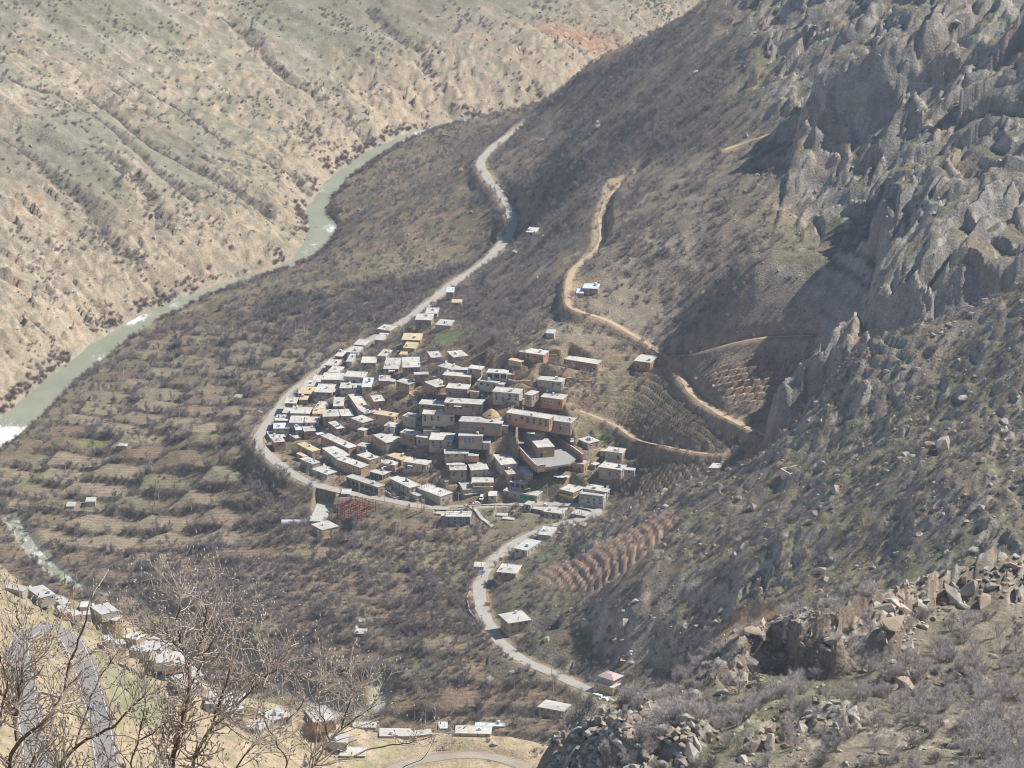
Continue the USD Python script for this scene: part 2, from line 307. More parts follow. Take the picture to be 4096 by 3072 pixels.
# crop; roof front-left, front corner, right (x,y each); wall height in px; roof kind; label
HOUSES = '''
A;1385,58,1550,62,1630,10;22;w;flat white roof beside the road, farthest up at village end
A;1375,165,1480,168,1540,90;22;w;pale roof touching the road below the farthest white one
A;1155,210,1265,226,1330,165;32;w;small white-roofed house hanging over the road edge among trees
A;1060,300,1190,306,1255,242;36;w;broad white roof just below the small roadside one
A;940,340,1025,346,1078,287;40;w;white roof with dark front wall right at the road bend
A;1065,400,1122,404,1172,318;46;d;narrow grey shed roof set end-on behind the road bend
A;832,447,960,452,1015,385;30;w;pale roof with rooftop box on road edge, above a tree
A;850,528,985,524,1040,462;34;w;white roof half hidden by a bare tree near the road
A;785,600,1010,608,1045,532;52;w;wide white roof with brown front wall in road-edge rows
A;690,603,782,607,806,553;25;p;little pinkish roof squeezed between road and wide white roof
A;588,670,770,676,797,613;30;w;white roof half in shade beside the tan roof
A;537,746,720,760,757,684;34;t;bright tan earth roof near the road edge
A;720,740,905,748,950,657;48;w;square white roof with cooler to the right of the tan roof
A;545,822,640,826,672,765;24;t;low tan earth roof just below the bright tan one
A;390,860,510,866,542,790;36;w;small white roof with cooler right on the road edge
A;357,970,445,973,478,915;32;w;pale roof left of a wider one in the lower road rows
A;444,970,660,976,690,908;42;w;wide pale roof with boxes in the lower road-edge rows
A;280,1050,432,1056,457,992;32;w;grey-white roof by the road under a rooftop tank
A;437,1070,592,1080,622,982;62;w;tall white-roofed house with shadow-dark front near road edge
A;607,1072,765,1076,777,1004;42;p;faded pink-grey roof with chimney right of tall white house
A;262,1135,432,1140,437,1080;42;b;bluish roof in shade near the lower bend of road
A;192,1188,232,1250,392,1240;42;w;curved-front white roof stepping down at the village's left tip
A;236,1252,272,1296,387,1282;110;w;white roof at the left tip on the tallest brown wall
A;435,1208,500,1252,600,1262;34;d;low shaded roof behind the left tip houses
A;482,1092,512,1160,586,1156;70;b;narrow blue-grey roof with steep wall near left tip
A;580,1112,602,1176,724,1170;70;w;small pale roof with lit corner wall near left tip
A;690,976,815,978,836,918;32;t;small tan roof joined below a pale one in mid-left rows
A;716,916,822,920,872,850;14;w;pale roof half in tree shade above the small tan roof
A;925,890,1036,892,1040,797;42;w;ragged white roof left of the long curved roof
A;1093,770,1196,920,1310,905;42;p;long curved pinkish-white roof running down the slope
A;1198,928,1272,976,1396,946;44;w;white stepped roof at foot of the curved one
A;992,692,1130,696,1152,617;34;w;white two-level roof above the long curved roof
A;1145,690,1227,692,1237,645;24;d;grey little roof joined right of white two-level roof
A;1237,682,1342,684,1367,582;60;b;bluish white roof in half shade right of the grey one
A;1042,566,1256,580,1297,522;72;w;wide white roof with long brown wall above two-level roof
A;1232,415,1390,420,1407,352;42;w;white roof with dark eave, upper left rows
A;1410,345,1502,347,1572,277;46;w;pale roof alone left of the big double roof
A;1480,482,1640,486,1672,365;32;w;big bright white double roof in the upper left rows
A;1536,510,1592,516,1617,452;30;w;little white roof stuck to front of the big double roof
A;1690,452,1882,462,1872,352;50;w;white roof of two panels with a seam, partly shaded
A;1652,325,1732,327,1747,292;22;t;tiny pinkish tan roof above the two-panel roof
A;1682,157,1882,166,1907,92;34;t;white and tan roof high among trees in the upper rows
A;1692,252,1822,256,1862,192;32;t;tan roof just below the white and tan one
A;1965,297,2010,362,2125,350;58;w;white roof facing two ways near the green field
A;1336,782,1376,846,1482,830;70;w;white roof with cooler on high wall beside ruined yard
A;1430,610,1545,616,1546,560;44;w;small bright white roof at the corner of the earth yard
A;1616,617,1760,656,1812,620;52;w;white roof with shaded doorway above the earth yard
A;1822,546,1970,541,1976,516;42;w;thin white roof over tan round-cornered wall
A;2025,566,2115,576,2127,547;22;w;small leaning white shed roof above the long roofs
A;986,932,1006,1006,1146,1010;62;w;white roof with a lit yellow end wall below it
A;806,1000,986,1006,980,932;60;w;white roof left of the one with lit yellow end
A;1117,1027,1246,1079,1372,1050;70;w;white roof with two small dark windows in right wall
A;1367,977,1590,1013,1652,976;62;t;large bright tan roof in the middle of the village
A;1477,1112,1592,1126,1652,1085;80;d;grey roof with white chimney block on its corner
A;866,1072,968,1146,1026,1120;62;w;white roof with tan blotch running downhill, left middle
A;1191,1152,1262,1166,1322,1136;62;w;small pale roof beside a round dark tree
A;727,1192,745,1212,846,1200;34;b;rounded blue-white metal roof above the long front row
A;1362,1212,1511,1300,1690,1262;122;w;tall two-storey house with four windows in lit wall
A;782,1222,1092,1361,1165,1328;64;w;long white roof slanting down to an orange lit end
A;1170,1332,1272,1346,1332,1312;60;d;low grey roof between long roof and two-storey house
A;522,1312,692,1396,772,1376;62;t;orange-tan roof at left edge below the tip
A;516,1416,590,1456,616,1441;42;t;tiny tan roof below the orange-tan one
A;556,1477,692,1536,792,1521;70;w;pale roof with lit end wall, lowest on left edge
A;690,1590,850,1654,960,1602;34;d;low open shed roof against the lowest left house
A;802,1362,946,1466,1092,1432;84;w;long white roof in upper half of front left row
A;956,1482,1226,1576,1312,1546;84;w;long white roof with coloured tanks in front left row
A;1182,1432,1320,1491,1442,1462;72;w;white roof behind the coloured tanks
A;1692,1507,1950,1546,2030,1502;82;w;wide pale roof with a white tarp hung on its wall
A;1446,1522,1602,1546,1676,1512;62;w;pale roof left of the house with the white tarp
A;1692,1002,1830,1030,1882,992;64;w;pale lone roof right of the large tan roof
A;1662,1187,1822,1216,1866,1176;82;w;pale roof with white box, left of three joined roofs
A;1836,1232,1976,1251,2000,1212;72;w;middle one of three joined pale roofs
A;1917,1162,2092,1168,2107,1140;42;t;low tan roof behind the three joined roofs
B;250,152,318,216,480,206;60;w;white roof with pole, top row right of the green field
B;142,312,300,356,412,326;52;w;pale roof with box, left in the upper right terrace row
B;325,352,470,357,482,331;28;d;thin grey lean-to roof in the upper right row
B;476,336,620,353,712,326;52;w;brightest white porch roof in the upper right row
B;680,382,905,396,956,360;62;w;white roof over three dark open bays
B;202,412,500,436,582,405;66;w;long pale roof with bright satellite dish at its end
B;0,492,130,552,260,507;80;w;stepped pale roof at left of a blue-windowed row
B;235,556,466,571,502,521;82;w;pale roof above a wall with four blue windows
B;496,591,591,601,616,571;60;t;small square orange house beside the blue-windowed row
B;586,472,800,501,906,470;62;w;pale roof on terrace under the three dark bays
B;215,716,640,739,598,684;80;w;long thin pale roof with laundry canopy on the wall
A;1870,870,2180,894,2112,838;56;w;bent pale roof with a lit white right edge
B;-31,842,325,856,372,815;86;w;pinkish long pale roof with tan right half
B;380,922,850,949,900,896;92;w;very long pale roof over a row of six blue windows
B;905,830,1372,901,1410,856;92;w;left half of the longest roof at the right side
B;1382,911,1610,943,1702,895;92;w;right half of the longest roof, satellite dish at corner
B;750,596,1040,621,1137,574;92;w;large square pale roof with a bare tree in front
B;1086,630,1180,638,1256,596;82;w;small pale roof right of the large square one
B;1282,651,1520,681,1602,636;76;w;isolated pale roof lowest on the right terraces
B;1242,462,1510,491,1556,451;86;w;isolated pale roof, upper on the right terraces
B;1107,162,1310,191,1386,148;62;w;top terrace house with pale roof and box, left of two
B;926,241,1060,269,1096,250;52;t;tan ruin-like hut left of the top terrace house
B;1542,237,1900,291,1966,252;86;w;long pale roof, right of two on the top terrace
B;752,1292,846,1406,1016,1372;72;w;big square roof with reddish patch, left of school yard
B;862,1446,926,1511,1086,1480;72;w;pale roof with coolers directly below the reddish patch roof
B;1045,1425,1110,1511,1192,1500;62;b;shaded blue-grey slab roof against the school wall
B;218,1284,480,1281,492,1236;52;w;flat grey-white roof above the two stepped roofs
B;482,1306,585,1309,586,1281;18;w;tiny white slab roof joined to a longer grey-white one
B;242,1406,440,1403,422,1337;20;p;roof with red stains, upper one of a stepped pair
B;280,1466,458,1463,436,1412;82;w;pale roof, lower one of the stepped pair
B;452,1337,511,1466,702,1456;84;w;big plain pale roof beside the dirt square
B;372,1081,633,1089,662,1031;100;w;pale roof with three tall blue doors below
B;47,1126,302,1136,376,1056;92;w;right one of three joined pale roofs, parapet raised
B;640,1160,716,1166,746,1112;28;w;white terrace porch right of the blue doors
B;1700,1121,1806,1169,1920,1136;62;w;small square house with tank right of the school wall
D;1715,286,1900,311,1962,266;76;w;square pale-roofed house farthest right of the village
D;1302,416,1480,444,1552,396;78;w;pale roof with raised pink rim under the school yard
D;1546,431,1602,441,1657,421;42;w;small annex with white tanks right of pink-rimmed roof
D;1646,461,1890,498,1976,449;82;w;wide pale roof with two coolers at the right edge
D;1926,491,2036,501,2062,476;46;d;grey annex behind trees at right edge
D;1066,436,1190,448,1197,421;44;t;small tan gatehouse in front of the school yard
D;97,622,152,716,446,691;72;w;house with porch windows by the parked cars
D;247,630,480,629,452,579;62;w;pale back roof behind the house with porch windows
D;425,770,510,782,516,730;40;w;little tan canopy roof beside the roadside pole
D;662,626,830,651,872,624;52;w;pale garage roof with dark openings, lower right
D;592,723,960,783,1022,736;62;w;long low roof with green shop front below
D;1202,716,1365,746,1482,688;66;w;pale roof with yellow balcony rail, lower right corner
D;1481,703,1735,739,1770,705;64;w;tall box house at the lower right corner of village
D;1426,773,1695,804,1728,746;92;d;walled terrace storey in front of the tall corner house
D;1547,661,1665,691,1702,661;34;w;small roof above the tall corner house
D;806,876,892,883,942,850;82;d;small grey roof left of the front roadside house
D;852,919,1036,946,1136,880;44;w;front roadside house with two coolers below the road
D;1042,956,1240,981,1372,930;62;w;pale roof right of the front roadside house
D;1342,976,1500,1006,1562,960;42;d;low grey roof far right of the front roadside houses
C;1886,1006,2160,1013,2172,955;92;w;roof with dark seams below the road, blue-grey wall
C;1776,976,1890,986,1917,951;24;w;small white roof left of the seamed roof
D;512,996,632,1001,642,975;18;d;upper grey slab roof in the hollow below the road
D;572,1031,702,1046,722,1024;18;d;lower grey slab roof in the hollow below the road
D;980,1192,1112,1221,1182,1132;18;d;grey roof half hidden by trees above the road curve
D;720,1350,850,1386,1002,1282;62;d;grey roof with dark front beside the curving road
D;505,1642,725,1643,787,1552;52;w;white roof close to the road curve, cooler on top
D;265,1556,370,1566,382,1516;42;w;small white kiosk roof on outer side of road curve
E;1015,660,1082,722,1232,696;84;w;lone house with big overhanging white slab roof above road
E;1275,1260,1440,1291,1502,1250;32;w;flat pale roof below the road near the vans
C;790,569,1140,686,1212,662;72;w;long front row roof with dark garage doors by the road
C;736,756,825,761,842,710;34;w;small white roof beside the red steel frame
C;375,1070,550,1066,640,850;14;w;long whitewashed roof of two panels left of steel frame
C;402,1097,525,1161,717,1122;84;w;grey roof with lit yellow wall below the whitewashed one
C;1047,512,1190,551,1332,515;54;w;pale roof above the roadside garage row
C;1266,587,1490,693,1602,661;84;w;pale roof with blue tank slanting to the road
C;1571,692,1830,791,1997,760;74;w;wide pale roof of many posts by the road
C;1502,747,1575,781,1642,760;34;d;lean-to roof in front of the wide posted roof
C;1836,592,1890,621,1962,600;44;w;tiny square pale roof above the wide posted roof
C;1246,332,1400,386,1477,346;44;t;earth-topped tan block below the two-storey house
F;1911,666,2000,691,2047,650;46;w;lone white-roofed house on the upper dirt track
F;1562,208,1660,211,1674,181;26;b;white metal shed roof on the dirt track shoulder
F;1520,238,1566,241,1572,210;14;b;small blue-white shed roof by the metal shed
F;545,366,620,371,632,336;18;d;dull grey roof by the road above the village
F;480,410,580,416,597,376;42;w;white roof with open dark front above the village
F;605,446,700,451,732,416;14;d;flat grey roof slab near the upper green field
F;715,298,775,301,782,281;28;t;tan hut alone on the brown slope
F;680,228,725,233,732,201;18;b;tiny blue-white roof right beside the road
F;1325,496,1376,501,1392,476;18;d;small grey concrete block on upper terraces
K;1198,1503,1256,1506,1277,1475;18;w;bright white shelter roof by the road bend
G;1520,912,1560,916,1572,897;12;w;bright white hut roof in the vineyard plots
G;760,1228,816,1231,820,1215;14;w;pale field hut among brown plots
G;430,1615,482,1619,490,1592;18;d;grey field hut, lower left of two
G;555,1585,616,1589,622,1562;18;d;grey field hut, right of two
E;85,785,156,789,167,755;22;w;white field hut beside tall orchard trees
E;110,706,146,709,148,690;12;w;smallest white roof behind the orchard hut
H;70,175,330,236,440,208;40;d;leftmost grey roof on the spur, hipped
H;412,190,600,330,790,262;70;d;grey roof with tan wall, second on the spur
H;835,455,900,560,1050,540;36;d;flat grey roof on the spur near the orange bank
H;1180,540,1210,590,1330,560;40;d;small grey roof on the spur with lit front
H;1185,440,1310,470,1330,390;30;w;pale roof at the far edge of the spur
H;1330,460,1500,580,1680,470;40;d;broad grey roof in the spur cluster
H;1640,620,1700,670,1800,600;70;d;grey roof over red door on the spur
H;1500,900,1590,975,1690,955;36;d;grey roof at the head of the green slope
H;1690,960,1730,1020,1850,990;50;d;lower grey roof beside the green slope
H;1850,1020,1900,1100,2200,1140;40;d;long grey roof descending the spur, first
I;430,230,640,420,800,330;30;d;long grey roof descending the spur, second
I;250,20,330,150,560,150;30;d;long grey roof descending the spur, upper
I;90,-70,250,30,520,-70;24;d;pale grey roof behind the descending spur row
I;310,50,420,190,720,110;24;w;light roof between the two long descending roofs
I;470,210,600,330,830,240;24;d;grey roof at the lower end of the descending row
H;1000,545,1080,600,1180,545;34;d;small roof over the lit yard on the spur
H;780,345,905,440,1060,420;30;d;flat strip roof along the spur edge
H;1480,560,1560,600,1690,545;36;d;lower grey roof of the spur cluster
H;1850,900,2010,960,2160,870;30;w;light roof beside the dark round pit on the spur
I;890,580,1100,590,1130,455;60;d;big grey roof with dark front wall amid the twigs
I;1120,640,1300,650,1330,470;40;d;light grey roof right of the dark-fronted one
I;1480,690,1620,780,1850,720;60;w;pale grey roof with green tank amid the twigs
I;1370,830,1500,880,1640,790;50;d;grey roof below the green tank house
I;1980,650,2100,800,2300,720;60;w;pale roof at the right end of the twig-covered row
J;600,395,945,398,990,312;26;w;long white roof, left part of the bottom row
J;948,400,1190,372,1250,308;30;w;tan-ended continuation of the long bottom roof
J;1440,362,1830,372,1870,290;40;w;pale bottom roof with dark shaded front wall
J;1660,285,1990,290,1992,252;20;b;narrow white metal roof behind the bottom row
J;1255,310,1350,312,1352,242;24;b;small bluish sheet roof in the bottom row
J;300,300,560,302,568,240;24;d;grey roof behind twigs left of the bottom row
J;165,615,440,620,450,520;22;w;lowest white roof seen through the twigs
J;10,460,240,470,280,380;24;d;dull grey roof through the twigs, left bottom
'''
class House: pass
houses = []
for k, line in enumerate(HOUSES.strip().splitlines()):
    c, xy, hp, kind, label = line.split(';')
    xy = list(map(float, xy.split(',')))
    h = House(); h.kind, h.label, h.i = kind, label, k
    P = [np.array(cuv(c, xy[2 * i], xy[2 * i + 1])) for i in range(3)]
    hpx = float(hp) / CROPS[c][2]
    b = hit(P[1][0], P[1][1] + hpx)
    d = ray(*P[1]); zt = HC + d[2] / d[1] * b[1]
    q1 = np.array([d[0] / d[1] * b[1], b[1], zt])
    q0, q2 = at_z(*P[0], zt), at_z(*P[2], zt)
    e1, e2 = (q0 - q1)[:2], (q2 - q1)[:2]
    n1, n2 = np.linalg.norm(e1), np.linalg.norm(e2)
    if n1 >= n2:                                  # square the corner, keeping the longer edge
        w = np.array([-e1[1], e1[0]]) / n1; w *= np.sign(w @ e2); ln = max(abs(w @ e2), 0.5 * n2, 2.6); e2 = w * ln
    else:
        w = np.array([-e2[1], e2[0]]) / n2; w *= np.sign(w @ e1); ln = max(abs(w @ e1), 0.5 * n1, 2.6); e1 = w * ln
    h.q1, h.e1, h.e2 = q1[:2], e1, e2
    h.zb, h.zt = b[2], zt
    h.quad = np.array([q1[:2], q1[:2] + e2, q1[:2] + e1 + e2, q1[:2] + e1])
    if np.cross(h.quad[1] - h.quad[0], h.quad[2] - h.quad[1]) < 0: h.quad = h.quad[::-1]
    h.c = h.quad.mean(0)
    houses.append(h)
# ---------------------------------------------------------------- the ground as a sheet: heights, then colours
ax = np.unique(np.round(np.r_[np.linspace(-0.62, -0.165, 22), np.linspace(-0.165, 0.165, 560), np.linspace(0.165, 0.62, 22)], 6))
ys = np.r_[np.arange(-60, 540, 14.0), np.arange(540, 830, 0.95), np.arange(830, 1350, 9.0), np.arange(1350, 2150, 1.35), np.arange(2150, 2700, 2.2), np.arange(2700, 3350, 4.0), np.arange(3350, 4700, 40.0)]
NA, NY = len(ax), len(ys)
A_, Yg = np.meshgrid(ax, ys, indexing='ij')
# near the camera the fan of columns opens into a strip so the ground passes under the viewer's feet
Xg = A_ * (np.maximum(Yg, 250.0) * 1.06)
Yg = Yg.copy()
Ls = np.stack([lk(L, Xg, Yg) for L in (L0, L2, L3, L4)])
lay = np.argmax(Ls, 0)
Zg = Ls.max(0)
dR, aR, sR = seg_dist(Xg, Yg, river_line)
left = (sR > 0) & (lay == 0)
wR = np.interp(aR, np.arange(len(river_line)), RIVER_W)
T1m = (lay == 0) & (sR < 0)                                   # right bank of the river
crag = np.clip(sstep(120, 185, Xg) * sstep(1720, 1760, Yg), 0, 1) * T1m + 0.0
U0, V0 = proj(np.stack([Xg, Yg, Zg], -1))
def img_poly(p, soft=0):
    m = in_poly(U0, V0, p) & (Yg > 1250)
    return gaussian_filter(m.astype(float), soft) if soft else m
def img_poly0(p, soft): return gaussian_filter((in_poly(U0, V0, p) & (Yg < 900) & (Yg > 500)).astype(float), soft)
flat = np.zeros_like(Zg)                                       # 1 = smoothed ground, no rock noise

# left hillside: ribs and gullies that run down towards the river
g1 = river_line[3:-3, :2]
rd = (g1[-1] - g1[0]) / np.linalg.norm(g1[-1] - g1[0])
along_r = Xg * rd[0] + Yg * rd[1]
warp = along_r + 14 * fbm(Xg, Yg, 130, 3, 2)
rib = ridged(warp, dR * 0.16, 95, 3, 3) - 0.5
rib2 = ridged(warp + 50, dR * 0.3, 34, 3, 8) - 0.5
GL = [[(907, 62), (1142, 290), (1366, 445), (1480, 560)], [(395, 228), (710, 395), (926, 556), (1173, 698), (1235, 770)], [(350, 330), (586, 512), (741, 605), (926, 710), (1080, 850)], [(0, 272), (204, 321), (400, 440), (590, 600), (760, 770)], [(0, 560), (180, 700), (300, 800), (470, 1000)], [(1500, 60), (1640, 200), (1760, 330)], [(430, 610), (560, 760), (640, 900)]]
gline = np.zeros_like(Zg); gl_d = np.full(Zg.shape, 1e3)
for g_ in GL:
    ln = np.array([hit(q[0], q[1], 2100, 3900) for q in g_]); d_, _, s_ = seg_dist(Xg + 3 * fbm(Xg, Yg, 30, 2, 4), Yg + 3 * fbm(Xg, Yg, 30, 2, 8), ln); gl_d = np.minimum(gl_d, d_)
gline = np.exp(-(gl_d / 5.0) ** 2) * left
upl = sstep(8, 90, dR)
rocky_l = sstep(0.15, 0.55, fbm(Xg, Yg, 120, 3, 11) + 0.9 * (1 - sstep(20, 95, dR)) * sstep(2050, 2250, Yg + 0 * Xg) - 0.25 * upl)
dz_left = -5.5 * np.exp(-(gl_d / 7.0) ** 2) + upl * (20 * rib + 3.5 * rib2) + (1 - upl) * 5 * rib2 * sstep(2, 12, dR - wR) + 0.7 * fbm(Xg, Yg, 14, 3, 5) + rocky_l * (2.8 * (ridged(warp + 7 * fbm(Xg, Yg, 17, 2, 4), dR * 0.55, 24, 4, 6, 0.55) - 0.4) + 0.9 * fbm(Xg, Yg, 6, 2, 8))
outl = (img_poly([(0,700),(250,760),(330,900),(270,1080),(420,1240),(300,1330),(0,1150)], 5) + img_poly([(400,560),(560,620),(650,760),(600,830),(480,700)], 5) + img_poly([(1480,310),(1640,330),(1900,380),(1960,440),(1780,490),(1560,510),(1440,430)], 5) + img_poly([(200,240),(330,230),(370,310),(250,340)], 4) + img_poly([(0,330),(80,350),(130,430),(20,440)], 4)) * left
outl = np.clip(outl * (0.4 + 0.9 * vn(Xg / 16, Yg / 16, 5)), 0, 1)
foot = left * (1 - sstep(45, 110, dR - 30 * fbm(Xg, Yg, 70, 2, 15))) * (Yg > 2000)
dz_left = dz_left + outl * (0.9 * slabs(outl, warp, dR * 0.5, 8.0, 21, 0.5, 0.45) + 0.7 * slabs(outl, Xg, Yg, 3.2, 22, 0.5, 0.4)) + foot * (0.6 * slabs(foot, warp * 1.1, dR * 0.5, 9.0, 11, 0.4, 0.4) + 0.6 * slabs(foot, Xg, Yg, 3.6, 12, 0.4, 0.4) + 3.0 * (ridged(warp, dR * 0.35, 30, 3, 13) - 0.4))
Zg = Zg + np.where(left, dz_left * sstep(0, 14, dR - wR), 0)

# valley floor: terraces that follow the contours
valley = T1m * sstep(6, 26, dR - wR) * (1 - sstep(-4, 1.0, Ls[0] + 3 * fbm(Xg, Yg, 60, 2, 3))) * (Yg < 2330)
zz = Zg + 9.0 * fbm(Xg, Yg, 95, 3, 9)
TH = 3.6
CELL_S, CELL_D = 23.0, 40.0
ws, wd = along_r + 5 * fbm(Xg, Yg, 45, 2, 5) + 12 * fbm(Xg, Yg, 160, 2, 6), dR + 8 * fbm(Xg, Yg, 60, 2, 7)
ci = np.floor(ws / CELL_S); sh_ = vn(ci * 0.77, ci * 0.31 + 3, 8) * CELL_D; cj = np.floor((wd + sh_) / CELL_D)
ids = ((ci - ci.min()) * 400 + (cj - cj.min())).astype(np.int64); um, inv_ = np.unique(ids, return_inverse=True); inv_ = inv_.reshape(ids.shape)
wv = (valley > 0.3) * 1.0; cs_ = np.bincount(inv_.ravel(), (Zg * wv).ravel()) / np.maximum(np.bincount(inv_.ravel(), wv.ravel()), 1)
edge = np.minimum(np.minimum(ws / CELL_S - ci, 1 - (ws / CELL_S - ci)) * CELL_S, np.minimum((wd + sh_) / CELL_D - cj, 1 - ((wd + sh_) / CELL_D - cj)) * CELL_D)
flatp = sstep(0.2, 1.6, edge); cellz = cs_[inv_]; celltone = vn(ci * 0.9 + 0.5, cj * 1.7 + 0.5, 14)
fr = zz / TH - np.floor(zz / TH)
terr = (np.floor(zz / TH) + sstep(0.80, 1.0, fr) + 0.10 * fr) * TH - zz
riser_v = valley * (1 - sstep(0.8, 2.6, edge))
fields = img_poly([(0, 1930), (330, 1500), (620, 1330), (1000, 1290), (1300, 1400), (1180, 1540), (1000, 1720), (960, 1960), (1000, 2200), (600, 2220), (150, 2230)], 8)
lift_ = np.clip(cellz - Zg, -2.6, 2.6)
Zg = Zg + valley * flatp * (0.55 + 0.3 * fields) * lift_ * (1 - sstep(0, 1, img_poly([(1250,560),(2000,480),(2060,800),(1900,1080),(1500,1250),(1250,1050)], 12)))
# terraces east of the village and below the upper track
east = T1m * img_poly([(2260,1440),(2420,1350),(2640,1440),(2760,1600),(3060,1760),(2940,1990),(2700,1990),(2480,2010),(2330,1850),(2300,1650)], 4)
zz2 = Zg + 1.6 * fbm(Xg, Yg, 45, 3, 13); TE = 2.6
fr2 = zz2 / TE - np.floor(zz2 / TE)
riser_e = east * sstep(0.70, 0.8, fr2)
Zg = Zg + east * ((np.floor(zz2 / TE) + sstep(0.78, 1.0, fr2)) * TE - zz2)
# spur behind the village: gentle ribs
spur = T1m * (1 - valley) * (1 - crag) * (1 - east)
vill = img_poly([(1000,1800),(1300,1480),(1650,1270),(1900,1230),(2200,1380),(2350,1400),(2450,1600),(2450,2040),(1800,2060),(1150,1900)], 6)
Zg = Zg + spur * (1 - vill) * (3.0 * fbm(Xg, Yg, 70, 4, 14) + 0.8 * fbm(Xg, Yg, 11, 2, 4)) * sstep(3, 20, dR - wR)
# right hand mountain: crags, ribs that climb to the right
ca, sa = math.cos(0.5), math.sin(0.5)
xr, yr = Xg * ca + Yg * sa, -Xg * sa + Yg * ca
wx, wy = Xg + 16 * fbm(Xg, Yg, 55, 3, 7), Yg + 16 * fbm(Xg + 300, Yg, 55, 3, 9)
wx2, wy2 = wx + 4 * fbm(Xg, Yg, 13, 2, 17), wy + 4 * fbm(Xg, Yg + 200, 13, 2, 19)
rk = 30 * (ridged((wx * ca + wy * sa) * 0.5, (-wx * sa + wy * ca) * 1.2, 70, 2, 15) - 0.45) + 7 * (ridged(wx2 * 0.7, wy2 * 1.1, 32, 3, 16, 0.5) - 0.42) + 2.4 * fbm(wx2, wy2, 6, 2, 3)
litc = sstep(170, 215, Xg + 0.12 * (Yg - 1850))
soft_slope = img_poly([(2650,1380),(3330,640),(3520,760),(3480,1250),(3300,1400),(2900,1450)], 8)
slab_b = slabs(crag, (wx * ca + wy * sa) * 0.62, (-wx * sa + wy * ca) * 1.2, 19.0, 3, 0.20, 0.42); slab_s = slabs(crag, wx2 * 0.8, wy2 * 1.1, 6.0, 4, 0.22, 0.42)
Zg = Zg + crag * (0.60 * rk + 0.75 * slab_b + 0.55 * slab_s) * (0.40 + 0.60 * litc) * (1 - 0.80 * soft_slope)
pa, pb = prow(Xg, Yg, prow_a, 19, 260), prow(Xg, Yg, prow_b, 24, 200)
dU, _, _ = seg_dist(Xg, Yg, upper_track)
keep_ = sstep(18, 75, dU) * sstep(1900, 1990, Yg + 0.25 * (Xg - 150))
pa = pa + keep_ * hollow(Xg, Yg, prow_a, [42, 42, 46, 48, 44, 32, 17, 6, 0], 105); pb = pb + keep_ * hollow(Xg, Yg, prow_b, [26, 26, 26, 24, 20, 14, 6], 55)
Zg = Zg + np.where(lay == 0, pa + pb, 0) * sstep(1700, 1740, Yg)
sp = np.zeros_like(Zg)
for cc, r, hh, sd in spires: sp = np.maximum(sp, spire(Xg, Yg, cc, r, hh, sd))
Zg = Zg + sp * (0.75 + 0.5 * ridged(Xg, Yg, 9, 2, 5)) * ((lay == 0) | (lay == 1))
# strata steps on the crags: cut the slope into ledges
def ledges(z, x, y, h, seed, sharp=0.55):
    q = z + 0.18 * x + 0.22 * h * 2 * fbm(x, y, 30, 3, seed)
    f = q / h - np.floor(q / h)
    return (np.floor(q / h) + sstep(sharp, 1.0, f)) * h - q
Zg = Zg + crag * litc * 0.55 * ledges(Zg, wx2, wy2, 11.0, 17) * sstep(-0.2, 0.4, fbm(Xg, Yg, 50, 2, 3))
# boulder slope in the middle right
m2 = (lay == 1) * 1.0
gully = img_poly([(2850,2620),(2960,2500),(3100,2420),(3300,2330),(3480,2190),(3560,2230),(3400,2330),(3200,2440),(3080,2560)], 5)
field2 = img_poly([(2130,2300),(2240,2240),(2420,2150),(2560,2080),(2690,2030),(2715,2090),(2650,2200),(2560,2270),(2500,2330),(2420,2370),(2330,2370),(2190,2330)], 3)
m2s = (lay == 1) * (Yg > 1350) * 1.0
amp2 = m2 * (1 - 0.8 * gully) * (1 - 0.85 * field2) * sstep(5, 24, Ls[1])
high2 = sstep(45, 95, Ls[1])
outc2 = sstep(0.0, 0.45, fbm(Xg, Yg, 48, 3, 13) + 0.25 * high2)
Zg = Zg + amp2 * outc2 * (0.45 * slabs(m2s, wx2, wy2 * 0.75, 7.5, 5, 0.20, 0.42) + 0.35 * slabs(m2s, wx2, wy2, 2.8, 6, 0.30, 0.4))
Zg = Zg + amp2 * (6.5 * fbm(Xg, Yg, 75, 3, 18) + (2.2 + 1.6 * high2) * (ridged(wx2, wy2, 30, 3, 19, 0.5) - 0.4) * 1.6 + 1.5 * fbm(Xg, Yg, 5.5, 2, 2))
Zg = Zg + amp2 * high2 * 0.35 * ledges(Zg, wx2, wy2, 6.0, 20) * sstep(-0.2, 0.4, fbm(Xg, Yg, 40, 2, 5))
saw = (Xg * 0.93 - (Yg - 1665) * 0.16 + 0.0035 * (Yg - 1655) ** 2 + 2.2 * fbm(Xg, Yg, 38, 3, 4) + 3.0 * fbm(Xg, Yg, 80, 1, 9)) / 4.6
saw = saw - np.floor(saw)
Zg = Zg + field2 * m2 * (1.2 + 2.2 * vn(Xg / 9, Yg / 9, 6)) * (saw - 0.5) * (1 - sstep(0.86, 1.0, saw) * 0 - 0)
